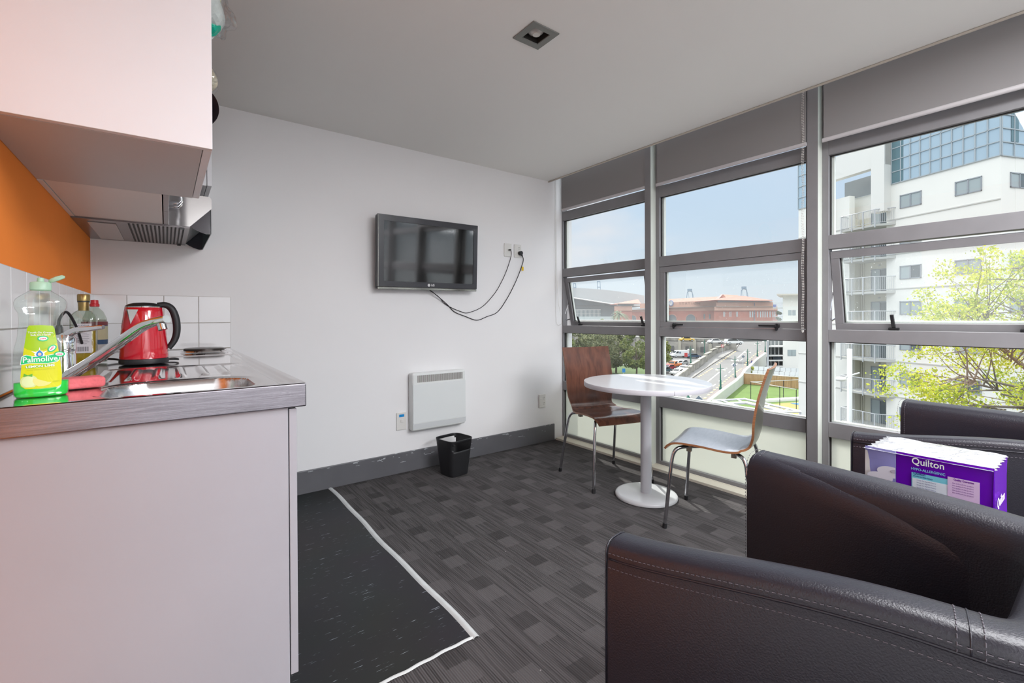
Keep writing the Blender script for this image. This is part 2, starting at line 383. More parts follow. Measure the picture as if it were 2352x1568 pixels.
# ------------------------------------------------------------------ windows
ZL = dict(c0=.440, c1=.520, b0=.960, b1=1.026, a0=1.466, a1=1.541, t0=1.977, t1=2.057)
def bay(n, y0, y1, swing, handles):
    """one glazed bay from y0 (near) to y1 (far); swing: how far the awning sash hangs open in metres"""
    w = sempty('window_%d' % n, (XF, (y0+y1)/2, 0))
    f = MB(); x0, x1 = XF, XF+.055
    for a, b in (('c0', 'c1'), ('b0', 'b1'), ('a0', 'a1'), ('t0', 't1')): f.box(x0, x1, y0+.0305, y1-.0305, ZL[a], ZL[b])
    f.box(x0, x1, y0, y0+.03, .018, 2.5); f.box(x0, x1, y1-.03, y1, .018, 2.5); f.box(x0+.004, x1, y0+.03, y1-.03, .018, .042)
    obj('frame', f, ALU, w, bevel=.0015)
    k = MB()
    for a, b in ((.042, ZL['c0']), (ZL['c1'], ZL['b0']), (ZL['a1'], ZL['t0'])):
        yy0, yy1 = y0+.03, y1-.03
        k.box(x0+.022, x0+.03, yy1-.006, yy1, a, b); k.box(x0+.022, x0+.03, yy0, yy0+.006, a, b)
        k.box(x0+.022, x0+.03, yy0, yy1, b-.004, b)
    obj('gasket', k, GASK, w)
    obj('frosted_pane', MB().box(x0+.03, x0+.036, y0+.03, y1-.03, .042, ZL['c0']), FROST, w)
    for a, b in ((ZL['c1'], ZL['b0']), (ZL['a1'], ZL['t0']), (ZL['t1'], 2.5)):
        obj('pane', MB().box(x0+.03, x0+.032, y0+.03, y1-.03, a, b).box(x0+.03, x0+.032, y0+.03, y1-.03, a, a+.0001), GLASS, w)
    # white outer glazing bead, seen from inside at the foot of each clear pane
    ob = MB()
    for z in (ZL['c1'], ZL['a1']): ob.box(x1-.018, x1+.012, y0+.03, y1-.03, z, z+.005)
    ob.box(x1-.014, x1+.008, y1-.044, y1-.03, ZL['c1'], ZL['b0']); ob.box(x1-.014, x1+.008, y1-.044, y1-.03, ZL['a1'], ZL['t0'])
    obj('glazing_bead', ob, mat('pale outer bead', (.72, .74, .70), .5) if 'pale outer bead' not in MATS else MATS['pale outer bead'], w)
    # awning sash, hinged along its top edge
    H = ZL['a0']-ZL['b1']-.004; ys, ye = y0+.032, y1-.032
    ang = math.asin(min(.9, swing/H))
    T = Matrix.Translation((XF+.004+(.012 if swing else 0), 0, ZL['a0']-.002-(.012 if swing else 0))) @ Matrix.Rotation(-ang, 4, 'Y')
    sb = MB(); sb.T = T; st = .040
    sb.box(0, .034, ys, ye, -st, 0); sb.box(0, .034, ys, ye, -H, -H+st*.9); sb.box(0, .034, ys, ys+st, -H+st*.9, -st); sb.box(0, .034, ye-st, ye, -H+st*.9, -st)
    s = obj('sash', sb, ALU, w, bevel=.0015)
    g = MB(); g.T = T; g.box(.014, .020, ye-st-.005, ye-st, -H+st, -st); g.box(.014, .020, ys+st, ys+st+.005, -H+st, -st); obj('gasket', g, GASK, s)
    g = MB(); g.T = T; g.box(.016, .018, ys+st, ye-st, -H+st*.9, -st); obj('pane', g, GLASSD, s)
    g = MB(); g.T = T; g.box(.0205, .036, ys+st, ye-st, -H+st*.9, -H+st*.9+.009); g.box(.0205, .036, ye-st-.010, ye-st, -H+st*.9, -st); obj('glazing_bead', g, MATS['pale outer bead'], s)
    for hy in handles:
        h = MB(); h.T = T
        if swing:
            h.box(-.012, 0, hy-.022, hy+.022, -H+.004, -H+.016)
            h.prism([(-.006, hy-.008, -H+.012), (-.022, hy-.008, -H+.03), (-.030, hy-.006, -H+.088), (-.020, hy-.006, -H+.090), (-.008, hy-.008, -H+.03)], (0, .015, 0))
        else:
            h.cyl((-.014, hy, -H+.016), (.001, hy, -H+.016), .0145, 16)
            dy = -.075 if hy > (y0+y1)/2 else .10
            h.prism([(-.014, hy, -H+.024), (-.014, hy+dy, -H+.020+.004), (-.014, hy+dy, -H+.012), (-.014, hy, -H+.010)], (-.012, 0, 0))
            h.prism([(-.018, hy-.012, -H+.008), (-.018, hy+.012, -H+.008), (-.018, hy+.006, -H-.012), (-.018, hy-.004, -H-.012)], (.008, 0, 0))
        obj('handle', h, BLKM, s, bevel=.002)
    if swing:
        for yy in (ye+.004, ys-.004):   # friction stays
            A = T @ Vector((.01, yy, -H*.52)); B = T @ Vector((.01, yy, -H*.86))
            m = MB(); m.tube([(XF+.03, yy, A.z-.10), tuple(A)], .0045, 6); m.tube([(XF+.028, yy, B.z+.0), (XF+.045, yy, B.z-.012), tuple(B)], .005, 6)
            obj('stay', m, CHROMED, w)
    return w
POSTS = [2.092, 1.012, -.066, -1.146, -2.226]
def post(k, y):
    b = MB(); b.box(2.837, XF+.05, y, y+.052, 0, 2.5)
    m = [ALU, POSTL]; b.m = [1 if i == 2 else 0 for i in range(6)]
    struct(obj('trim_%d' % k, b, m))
bay(1, 2.145, 3.118, .085, (2.96, 2.27))
bay(2, 1.063, 2.0915, 0, (1.935, 1.245))
bay(3, -.018, 1.0115, .085, (.72, .26))
bay(4, -1.099, -.0665, 0, (-.3, -.9))
bay(5, -2.180, -1.1465, 0, (-1.4, -1.9))
bay(6, -3.2, -2.2265, 0, (-2.5, -2.9))
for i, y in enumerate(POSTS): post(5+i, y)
# ------------------------------------------------------------------ roller blinds
BL = [('wide grey roller blind above the window beside the wall-mounted screen', 2.1445, 3.045, 2.047, 2.842),
      ('grey roller blind above the middle window, bead chain at its right', 1.066, 2.040, 2.038, 2.83),
      ('grey roller blind at the right, above the window behind the armchairs', -.015, .985, 2.030, 2.822)]
for i, (lab, y0, y1, zb, xb) in enumerate(BL):
    t = thing('roller_blind', lab, 'blind', (xb, (y0+y1)/2, zb), 'roller blinds above the windows')
    obj('fabric', MB().box(xb, xb+.0015, y0+.001, y1-.006, zb+.018, 2.44), BLIND, t)
    sobj('tube', MB().cyl((xb+.02, y0, 2.455), (xb+.02, y1, 2.455), .019, 20), BLINDBAR, t)
    bb = MB().lathe([(.011, 0), (.011, y1-y0)], n=16); bb.T = None
    b2 = MB(); b2.T = Matrix(((1, 0, 0, xb+.001), (0, 0, 1, y0), (0, 1, 0, zb+.011), (0, 0, 0, 1)))
    b2.lathe([(.0085, 0), (.0085, y1-y0)], n=16, sy=1.35)
    sobj('bottom_bar', b2, BLINDBAR, t)
def bead_chain(parent, y, x, z0, z1, gap=.014):
    m = MB(); k = int((z1-z0)/.009)
    for s_ in (-1, 1):
        for i in range(k):
            m.sphere((x, y+s_*gap/2+.0015*math.sin(i*.2), z0+i*.009), .0026, 6, 4)
    for q in range(5):
        A = PI*q/4; m.sphere((x, y-math.cos(A)*gap/2, z0-.004-math.sin(A)*.006), .0026, 6, 4)
    return obj('bead_chain', m, mat('bead plastic', (.62, .60, .57), .4) if 'bead plastic' not in MATS else MATS['bead plastic'], parent, smooth=True)
blinds = [o for o in bpy.data.objects if o.name.startswith('roller_blind')]
bead_chain(bpy.data.objects['roller_blind.001'], 1.082, 2.826, 1.022, 2.35, .007)
cd_ = MB().tube(crom([(2.81, 3.085, 2.40), (2.812, 3.083, 1.9), (2.815, 3.08, 1.55), (2.822, 3.07, 1.25), (2.835, 3.04, 1.08), (2.826, 3.05, 1.035), (2.812, 3.085, 1.07), (2.808, 3.088, 1.4), (2.806, 3.09, 1.9), (2.805, 3.09, 2.40)], 8), .0022, 6)
sobj('pull_cord', cd_, PLW, bpy.data.objects['roller_blind'])

# ------------------------------------------------------------------ tiles (two splashbacks)
def tiles(name, lab, fn, w, h, cols, rows, nrm):
    pass
TB = MB(); G = .0025
ztops = [1.224+.0, 1.077, .930]      # tile course edges
xs = [XL+.002, -.160, -.008, .146, .298]
sp = thing('tiled_splashback', 'white tiled splashback with grey grout on the white wall behind kettle', 'splashback', (0, YB, .93))
obj('grout', MB().box(XL+.001, .298, YB-.006, YB, .934, 1.225), GROUT, sp)
tl = MB()
for j, (za, zb) in enumerate(((.935, 1.078), (1.078, 1.225))):
    for i in range(4): tl.box(xs[i]+G/2, xs[i+1]-G/2, YB-.0095, YB-.005, za+G/2, zb-G/2)
obj('tiles', tl, TILE, sp, bevel=.0015)
sp = thing('tiled_splashback', 'white tiled splashback below the orange wall, beside the dish soap', 'splashback', (XL, 2, .93))
obj('grout', MB().box(XL, XL+.006, 1.25, YB-.001, .934, 1.225), GROUT, sp)
tl = MB(); y = YB-.010
ys = [YB-.010-.1525*i for i in range(13)]
for j, (za, zb) in enumerate(((.935, 1.078), (1.078, 1.225))):
    for i in range(12): tl.box(XL+.005, XL+.0095, ys[i+1]+G/2, ys[i]-G/2, za+G/2, zb-G/2)
obj('tiles', tl, TILE, sp, bevel=.0015)
# ================================================================== kitchen
ZT = .934; YE = 1.277; XR = .29
def sd_rr(x, y, cx, cy, hx, hy, r):
    qx, qy = abs(x-cx)-(hx-r), abs(y-cy)-(hy-r)
    return math.hypot(max(qx, 0), max(qy, 0)) + min(max(qx, qy), 0) - r
def ss(a, b, x):
    t = max(0, min(1, (x-a)/(b-a))); return t*t*(3-2*t)
def bowl_d(x, y): return sd_rr(x, y, .035, 1.455, .155, .135, .085)
def top_z(x, y):
    z = ZT
    d = bowl_d(x, y)
    # raised rim along the open edges, two shallow channels beside it
    z -= .004*ss(.016, .026, XR-x)*ss(.016, .026, y-YE) - .0025*ss(.048, .040, abs(XR-x-.052)+.04)*0
    z -= .003*ss(.012, .004, abs(XR-x-.045))*ss(.04, .09, y-YE)
    # drainer with its ribs
    dd = sd_rr(x, y, .03, 1.86, .20, .215, .03)
    k = ss(.0, -.02, dd)
    z -= .004*k
    rib = max(0, math.cos((x+.02)/.058*2*PI)); z += .0075*k*rib*ss(0, -.09, dd)
    # hob plinth
    dh = sd_rr(x, y, .02, 2.80, .25, .25, .05); z += .003*ss(0, -.012, dh)
    if d < .02: z -= .003*ss(.02, .004, d)
    if d < 0: z -= .15*ss(0, -.028, d)
    return z
wt = thing('worktop', 'stainless steel kitchen worktop with sink bowl, ribbed drainer and deep steel edge', 'worktop', (0, YE, ZT))
nx, ny = 150, 450
V = []; 
for j in range(ny+1):
    for i in range(nx+1):
        x = XL+.0055+(XR-XL-.0055)*i/nx; y = YE+(YB-.0065-YE)*j/ny
        V.append((x, y, top_z(x, y)))
ft, fb = [], []
for j in range(ny):
    for i in range(nx):
        a = j*(nx+1)+i; f = (a, a+1, a+nx+2, a+nx+1)
        cx = sum(V[q][0] for q in f)/4; cy = sum(V[q][1] for q in f)/4
        (fb if bowl_d(cx, cy) < 0 else ft).append(f)
def sub_mesh(fs):
    m = MB(); idx = {}
    for f in fs:
        for q in f:
            if q not in idx: idx[q] = len(m.v); m.v.append(Vector(V[q]))
        m.f.append([idx[q] for q in f]); m.m.append(0)
    return m
obj('steel_top', sub_mesh(ft), STEELM, wt, smooth=True)
sb_ = obj('sink_bowl', sub_mesh(fb), STEEL, wt, smooth=True)
sobj('sink_drain', MB().lathe([(.03, 0), (.032, .003), (.022, .004), (.02, .001), (1e-6, .001)], (.035, 1.455, ZT-.152), 24), CHROME, sb_)
obj('end_edge', MB().box(XL+.001, XR, YE-.001, YE+.012, .873, ZT-.001), STEELF, wt, bevel=.003, seg=3)
obj('front_edge', MB().box(XR-.012, XR, YE+.012, YB-.001, .873, ZT-.001), STEELF, wt, bevel=.003, seg=3)
# base cabinet
bc = thing('base_cabinet', 'light grey kitchen base cabinet with tall end panel under the steel worktop', 'cabinet', (0, 1.3, 0))
obj('end_panel', MB().box(XL+.001, .249, 1.290, 1.308, 0.004, .872), CABG, bc, bevel=.001)
obj('carcass', MB().box(XL+.02, .246, 1.309, YB-.001, .12, .76), CABG, bc)
obj('kickboard', MB().box(.17, .186, 1.309, YB-.015, .004, .15), EDGE, bc)
for i in range(4):
    a = 1.291+i*.452; obj('door', MB().box(.2515, .2695, a, a+.449, .182, .868), CABG, bc, bevel=.0012)
    obj('handle', MB().tube([(.27, a+.40, .80), (.29, a+.40, .80), (.29, a+.40, .70), (.27, a+.40, .70)], .005, 8), CHROMED, [c for c in ALLKIDS(bc) if c.name.startswith('door')][-1]) if i > 1 else None
# wall cabinets
ZU = 1.508
c1 = thing('wall_cabinet', 'large white wall cabinet nearest the viewer, flat end panel filling the upper left', 'cabinet', (XL, 1.33, ZU), 'wall cabinets over the worktop')
obj('end_panel', MB().box(XL+.001, .0935, 1.328, 1.346, ZU+.001, 1.97), CABW, c1, bevel=.001)
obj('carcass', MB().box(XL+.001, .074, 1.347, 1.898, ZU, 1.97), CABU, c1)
obj('door', MB().box(.0755, .0935, 1.348, 1.62, ZU+.001, 1.97), CABW, c1, bevel=.001)
obj('door', MB().box(.0755, .0935, 1.623, 1.898, ZU+.001, 1.97), CABW, c1, bevel=.001)
c2 = thing('wall_cabinet', 'shallow white wall cabinet between the big cabinet and the range hood, two chrome handles', 'cabinet', (XL, 1.9, ZU), 'wall cabinets over the worktop')
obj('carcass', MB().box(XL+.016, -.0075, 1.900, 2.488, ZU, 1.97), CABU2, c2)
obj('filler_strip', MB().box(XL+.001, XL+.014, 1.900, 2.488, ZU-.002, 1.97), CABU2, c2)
for a, b in ((1.901, 2.192), (2.196, 2.488)):
    d = obj('door', MB().box(-.004, .012, a, b, ZU, 1.97), EDGE, c2, bevel=.001)
    y = b-.03 if a < 2 else a+.03
    obj('handle', MB().tube([(.012, y, ZU+.03), (.043, y, ZU+.03), (.050, y, ZU+.04), (.050, y, ZU+.12), (.043, y, ZU+.13), (.012, y, ZU+.13)], .0065, 10), CHROME, d, smooth=True)
c3 = thing('wall_cabinet', 'white wall cabinet above the range hood, its door edge just showing', 'cabinet', (XL, 2.5, 1.72), 'wall cabinets over the worktop')
obj('carcass', MB().box(XL+.001, .152, 2.494, YB-.001, 1.70, 1.97), CABW, c3)
obj('door', MB().box(.154, .172, 2.492, YB-.004, 1.70, 1.97), CABW, c3, bevel=.001)
# range hood
hd = thing('range_hood', 'stainless range hood with slotted grille and dark front visor in the corner', 'range hood', (XL, 2.5, ZU))
prof = [(XL+.001, ZU), (.088, ZU), (.170, 1.598), (.170, 1.640), (.163, 1.650), (XL+.001, 1.650)]
obj('end_plate', MB().prism([(x, 2.492, z) for x, z in prof], (0, .004, 0)), STEELM, hd)
obj('body', MB().prism([(x, 2.497, z+.0) for x, z in prof], (0, YB-2.498, 0)), mat('hood grey', (.30, .28, .285), .35), hd)
g = MB()
g.box(XL+.001, .088, 2.497, YB-.002, ZU-.006, ZU-.0002)
obj('underside', g, mat('hood underside', (.19, .175, .18), .25, metal=.6), hd)
obj('lamp_cover', MB().box(-.255, -.165, 2.56, 3.05, ZU-.009, ZU-.0062), mat('frosted lamp cover', (.42, .40, .40), .15), hd, bevel=.002)
g = MB()
for i in range(14):
    x = -.125+i*.0145; g.box(x, x+.0065, 2.52, 3.07, ZU-.0075, ZU-.0061)
obj('grille_slots', g, DARK, hd)
g = MB(); g.box(.052, .068, 2.500, 2.515, ZU-.012, ZU-.0062).box(.052, .068, 3.07, 3.085, ZU-.012, ZU-.0062); obj('clip', g, BLK, hd)
SM = glassmat('smoked plastic', (.10, .09, .11), 1.4)
g = MB()
def visor_side(y): return [(.090, y, 1.511), (.168, y, 1.596), (.166, y, 1.484), (.150, y, 1.482), (.125, y, 1.490), (.105, y, 1.500)]
g.prism(visor_side(2.500), (0, .003, 0)); g.prism(visor_side(3.080), (0, .003, 0))
vs = obj('visor', g, mat('dark smoked plastic', (.045, .038, .05), .12), hd)
obj('visor_front', MB().box(.1655, .1685, 2.500, 3.083, 1.484, 1.598), glassmat('tinted visor glass', (.35, .40, .40), 1.2), hd)

# things on top of the cabinets
CLEAR = glassmat('clear plastic film', (.93, .95, .96), 2.2)
def blob(c, r, sx, sy, sz, amp, seed, n=28, m=18):
    rr = random.Random(seed); ph = [(rr.uniform(1, 6), rr.uniform(1, 6), rr.uniform(0, 6), rr.uniform(.3, 1)) for _ in range(6)]
    b = MB(); vs = []
    for j in range(m+1):
        for i in range(n):
            A, B = 2*PI*i/n, PI*j/m
            k = 1+amp*sum(w*math.sin(round(a)*A+p)*math.sin(round(q)*B+p) for a, q, p, w in ph)/3
            vs.append((c[0]+r*k*sx*math.sin(B)*math.cos(A), c[1]+r*k*sy*math.sin(B)*math.sin(A), c[2]-r*k*sz*math.cos(B)))
    fs = [(j*n+i, j*n+(i+1) % n, (j+1)*n+(i+1) % n, (j+1)*n+i) for j in range(m) for i in range(n)]
    return b.add(vs, fs)
bg = thing('bread_bag', 'crumpled white and green plastic food bag drooping over the top of the wall cabinet', 'bag', (.06, 1.52, 1.97))
obj('bag_body', blob((.075, 1.53, 1.955), .075, .82, 1.5, 1.0, .28, 3), mat('white plastic bag', (.62, .66, .64), .3, var=.1, vscale=30), bg)
obj('cream_print', blob((.078, 1.50, 1.985), .07, .82, 1.3, .62, .3, 8), mat('cream packet', (.62, .58, .36), .35, var=.2, vscale=40), bg)
obj('green_print', blob((.102, 1.53, 1.915), .030, .95, .8, .9, .2, 4), mat('green print', (.0, .36, .24), .35), bg)
obj('clear_film', blob((.115, 1.56, 1.965), .062, .80, 1.1, .78, .5, 11), CLEAR, bg)
b2 = thing('bread_roll_bag', 'round cream bundle in clear plastic on the cabinet, above the dark pan rim', 'bag', (.05, 1.83, 1.97))
obj('bundle', blob((.10, 1.86, 1.905), .048, 1, 1.0, .95, .16, 21), mat('cream wrapped bread', (.68, .60, .45), .4, var=.2, vscale=25), b2, smooth=True)
obj('clear_film', blob((.10, 1.86, 1.903), .0505, 1, 1.0, .95, .2, 22), CLEAR, b2)
pn = thing('frying_pan', 'dark frying pan standing on edge above the range hood, only its rim showing', 'pan', (.08, 2.6, 1.97))
T = Matrix.Translation((.088, 2.62, 2.092)) @ Matrix.Rotation(math.radians(82), 4, 'X')
g = MB(); g.T = T; g.lathe([(.085, -.02), (.098, -.018), (.119, .020), (.123, .022), (.121, .016), (.100, -.026), (.0, -.028)][::-1], n=48)
sobj('pan_body', g, mat('dark enamel', (.03, .027, .04), .3), pn)
g = MB(); g.T = T; g.tube([(-.118, 0, .015), (-.16, 0, .022), (-.25, 0, .03)], .010, 10); obj('handle', g, BLKM, pn, smooth=True)

# mixer tap
tp = thing('mixer_tap', 'chrome mixer tap with long angled spout reaching over the sink', 'tap', (-.212, 1.655, ZT))
g = MB(); g.lathe([(.030, 0), (.030, .006), (.024, .010), (.0235, .075), (.022, .082), (.0235, .088), (.0235, .118), (.018, .128), (1e-6, .130)], (-.212, 1.655, ZT-.002), 28); sobj('body', g, CHROME, tp)
pa = crom([(-.212, 1.648, ZT+.012), (-.15, 1.60, ZT+.060), (-.085, 1.545, ZT+.115), (-.050, 1.515, ZT+.145), (-.025, 1.492, ZT+.158), (.002, 1.47, ZT+.166)], 7)
g = MB(); vs = []; fs = []; nn = 14; mlen = len(pa)
for i, p in enumerate(pa):
    t = ((pa[min(i+1, mlen-1)]-pa[max(i-1, 0)])).normalized(); sd = t.cross(Vector((0, 0, 1))).normalized(); up = sd.cross(t).normalized()
    w = .0155-.003*i/mlen; h = .0135-.004*i/mlen
    for k in range(nn):
        A = 2*PI*k/nn; ca, sa = math.cos(A), math.sin(A)
        e = .7; vs.append(p+sd*(w*math.copysign(abs(ca)**e, ca))+up*(h*math.copysign(abs(sa)**e, sa)))
for i in range(mlen-1):
    for k in range(nn): fs.append((i*nn+k, (i+1)*nn+k, (i+1)*nn+(k+1) % nn, i*nn+(k+1) % nn))
fs += [list(range(nn)), [(mlen-1)*nn+k for k in range(nn-1, -1, -1)]]
g.add(vs, fs); so = sobj('spout', g, CHROME, tp)
g = MB(); e = pa[-4]; g.cyl((e.x+.004, e.y-.004, e.z-.024), (e.x, e.y, e.z-.006), .010, 16); sobj('aerator', g, CHROMED, so)
g = MB(); g.tube(crom([(-.212, 1.655, ZT+.118), (-.190, 1.64, ZT+.136), (-.155, 1.60, ZT+.142), (-.128, 1.575, ZT+.146)], 6), [.013, .012, .011, .010, .010, .009, .009, .008, .008, .0075, .007, .007, .0065, .0065, .006, .006, .006, .0058, .005][:19], 12); sobj('lever', g, CHROME, tp)

# pink cloth / sponge
sg = MB(); 
def sponge(u, v):
    return (-.205+.075*u+.004*math.sin(9*v), 1.515+.055*v+.004*math.sin(7*u), 0)
g = MB(); g.T = Matrix.Translation((-.168, 1.545, ZT+.012)) @ Matrix.Rotation(.25, 4, 'Z'); g.box(-.042, .042, -.03, .03, -.0135, .0125)
o = obj('sponge', g, mat('pink sponge', (.80, .17, .19), .9, bump=.6, bscale=160, var=.15, vscale=60), bevel=.008, seg=4)
tag(o, 'pink kitchen sponge lying behind the dish soap under the tap spout', 'sponge')

# ------------------------------------------------------------------ dish soap
SC = Vector((-.2215, 1.447, ZT-.004)); SR = math.radians(7)
ds = thing('dish_soap_bottle', 'clear dish soap bottle with yellow-green label and flipped-open cap', 'bottle', SC)
ST = Matrix.Translation(SC) @ Matrix.Rotation(SR, 4, 'Z')
BP = [(.0385, 0), (.0425, .004), (.0440, .012), (.0445, .065), (.0425, .10), (.0365, .140), (.0345, .165), (.0352, .182), (.0405, .196), (.0425, .204), (.0405, .212), (.0310, .224), (.0200, .232), (.0150, .236)]
def ba(z):
    for (r0, z0), (r1, z1) in zip(BP, BP[1:]):
        if z0 <= z <= z1: t = (z-z0)/(z1-z0); t = t*t*(3-2*t) if z > .012 else t; return r0+(r1-r0)*t
    return BP[-1][0]
SE = 2.7
def bsurf(x, z, off=.0004):
    a = ba(z); b = min(a*.58, .0245); q = min(.999, abs(x)/a)
    return Vector((x, -b*(1-q**SE)**(1/SE)-off, z))
def blathe(zs, k=1.0):
    g = MB(); g.T = ST; vs = []; n = 48
    for z in zs:
        a = ba(z)*k; b = min(ba(z)*.58, .0245)*k
        if z > .230: b = a = ba(z)
        for i in range(n):
            A = 2*PI*i/n; ca, sa = math.cos(A), math.sin(A)
            vs.append((math.copysign(abs(ca)**(2/SE), ca)*a, math.copysign(abs(sa)**(2/SE), sa)*b, z))
    fs = [(j*n+i, j*n+(i+1) % n, (j+1)*n+(i+1) % n, (j+1)*n+i) for j in range(len(zs)-1) for i in range(n)]
    fs += [[k2 for k2 in range(n-1, -1, -1)], [(len(zs)-1)*n+k2 for k2 in range(n)]]
    return g.add(vs, fs)
BOT = glassmat('clear bottle plastic', (.95, .985, .965), 1.8)
bo = obj('bottle_body', blathe([0, .004, .012]+[.02+.0075*i for i in range(29)]+[.236]), BOT, ds, smooth=True)
gl = mat('green dish soap', (.03, .75, .06), .08, spec=.6)
gl.node_tree.nodes['Principled BSDF'].inputs['Transmission Weight'].default_value = .25
gl.node_tree.nodes['Principled BSDF'].inputs['Subsurface Weight'].default_value = .0
obj('green_liquid', blathe([.002, .005, .012, .020, .030, .0325], .97), translucent('green soap liquid', (.03, .90, .10), .35, .1), ds, smooth=True)
capm = translucent('pale green cap plastic', (.62, .88, .70), .4, .3)
g = MB(); g.T = ST; g.lathe([(.0155, .234), (.0175, .236), (.0175, .250), (.0150, .253), (.006, .254), (.0055, .262), (.0, .263)], n=28)
sobj('cap', g, capm, ds)
g = MB(); g.T = ST @ Matrix.Translation((.016, 0, .254)) @ Matrix.Rotation(math.radians(-28), 4, 'Y'); g.lathe([(1e-6, -.003), (.012, -.002), (.014, .002), (.011, .006), (1e-6, .008)], (.012, 0, 0), 20, sx=1.1, sy=.8); sobj('flip_lid', g, capm, ds)
# label: printed surface wrapped on the bottle
def wrap(m, off):
    out = MB()
    out.v = [ST @ bsurf(p.x, p.y, off) for p in m.v]; out.f = m.f; out.m = m.m
    return out
def flat_poly(pts, n=0):
    m = MB(); c = Vector((sum(p[0] for p in pts)/len(pts), sum(p[1] for p in pts)/len(pts), 0))
    K = len(pts); rings = 5; vs = [c]
    for r in range(1, rings+1):
        for p in pts: vs.append(c+(Vector((p[0], p[1], 0))-c)*(r/rings))
    fs = [(0, 1+i, 1+(i+1) % K) for i in range(K)]
    for r in range(rings-1):
        a = 1+r*K; b = a+K
        fs += [(a+i, b+i, b+(i+1) % K, a+(i+1) % K) for i in range(K)]
    return m.add(vs, fs)
def ell(cx, cy, rx, ry, rot=0, n=32):
    return [(cx+rx*math.cos(2*PI*i/n)*math.cos(rot)-ry*math.sin(2*PI*i/n)*math.sin(rot), cy+rx*math.cos(2*PI*i/n)*math.sin(rot)+ry*math.sin(2*PI*i/n)*math.cos(rot)) for i in range(n)]
LIMEY = mat('yellow label', (.66, .66, .0), .35); LIMEG = mat('lime label', (.34, .56, .0), .35); BGRN = mat('brand green', (.0, .55, .16), .35)
NAVY = mat('blue print', (.01, .22, .62), .4); PINKR = mat('red print', (.65, .03, .12), .4); LEMON = mat('lemon print', (.80, .72, .22), .4); OLV = mat('olive print', (.40, .50, .02), .4)
lab_pts = []
for z, w in ((.024, .0275), (.021, .024)): lab_pts.append((-w, z))
LP_ = [(-.024, .0205), (0, .0195), (.026, .021), (.0315, .026), (.0325, .05), (.030, .080), (.0255, .118), (.0215, .150), (.019, .156), (0, .158), (-.018, .157), (-.0205, .151), (-.0255, .11), (-.0295, .07), (-.0315, .045), (-.031, .027)]
def dens(pts, k=4):
    o = []
    for i, p in enumerate(pts):
        q = pts[(i+1) % len(pts)]
        for j in range(k): o.append((p[0]+(q[0]-p[0])*j/k, p[1]+(q[1]-p[1])*j/k))
    return o
lb = obj('label', wrap(flat_poly(dens(LP_)), .0005), LIMEY, ds); lb['label'] = 'yellow and lime printed front label'
TOPP = [(-.0255, .11), (-.020, .105), (-.01, .102), (.005, .104), (.018, .112), (.0255, .118), (.0215, .150), (.019, .156), (0, .158), (-.018, .157), (-.0205, .151)]
obj('lime_band', wrap(flat_poly(dens(TOPP)), .0007), LIMEG, lb)
obj('lime_band', wrap(flat_poly(dens([(-.022, .0635), (.019, .067), (.021, .070), (.019, .0735), (-.022, .0705), (-.024, .067)])), .0008), LIMEG, lb)
burst = []
for i in range(24):
    A = 2*PI*i/24; r = .0145 if i % 4 == 0 else (.0085 if i % 2 == 0 else .0068); burst.append((-.002+r*math.cos(A+PI/2), .094+r*math.sin(A+PI/2)*1.1))
obj('white_burst', wrap(flat_poly(dens(burst, 2)), .0008), WRITEW, lb)
ban = [(-.0305, .074), (-.015, .0765), (.010, .0745), (.024, .077), (.0285, .082), (.0280, .0925), (.018, .0925), (.004, .0895), (-.012, .0895), (-.022, .0930), (-.0285, .0895), (-.0295, .082)]
obj('banner_edge', wrap(flat_poly(dens([(x*1.04, .0835+(z-.0835)*1.16) for x, z in ban])), .0009), WRITEW, lb)
obj('banner', wrap(flat_poly(dens(ban)), .0011), BGRN, lb)
obj('emblem', wrap(flat_poly(dens([(-.002, .1035), (.0015, .0995), (.0035, .095), (.0025, .0905), (-.002, .0890), (-.0065, .0905), (-.0075, .095), (-.0055, .0995)])), .0013), NAVY, lb)
obj('emblem_centre', wrap(flat_poly(ell(-.002, .0945, .0028, .0034)), .0015), mat('peach print', (.80, .55, .40), .4), lb)
def txt_obj(name, items, m, parent, wrapoff):
    g = MB()
    for (t, sz, x, z, sx, rot, bold) in items:
        g.text(t, sz, Matrix.Translation((x, z, 0)) @ Matrix.Rotation(rot, 4, 'Z'), 0, sx=sx, bold=bold)
    return obj(name, wrap(g, wrapoff), m, parent)
txt_obj('brand_lettering', [('Palmolive', .0165, -.001, .0835, .86, .03, .0002)], WRITEW, lb, .0015)
txt_obj('small_lettering', [('LEMON LIME', .0068, -.001, .0685, 1.15, .04, .00015), ('Tough On Grease,', .0052, .0, .1415, 1.0, -.02, .0001), ('Soft On Hands', .0052, .0, .1365, 1.0, .02, .0001)], WRITEW, lb, .0013)
txt_obj('fine_lettering', [('WITH CITRUS EXTRACTS', .0032, .0, .061, 1.2, .03, .0), ('750mL', .0042, .0235, .0335, 1, .05, 0)], OLV, lb, .0010)
obj('lime_slice', wrap(flat_poly([(x, max(z, .0235)) for x, z in ell(-.0185, .036, .0135, .0145) ]), .0009), mat('pale lime print', (.66, .74, .30), .4), lb)
obj('slice_centre', wrap(flat_poly(ell(-.0185, .036, .0105, .0115)), .0011), mat('lime flesh print', (.72, .80, .42), .4), lb)
seg_ = [(-.012, .043), (-.006, .041), (.002, .037), (.010, .0335), (.0165, .0325), (.012, .0275), (.004, .0245), (-.004, .0245), (-.010, .029), (-.013, .036)]
obj('lemon_wedge', wrap(flat_poly(dens(seg_)), .0013), LEMON, lb)
obj('leaf_print', wrap(flat_poly(dens([(-.026, .054), (-.020, .050), (-.013, .053), (-.0135, .046), (-.020, .0485), (-.027, .0465)])), .0012), mat('dark leaf print', (.12, .42, .04), .4), lb)
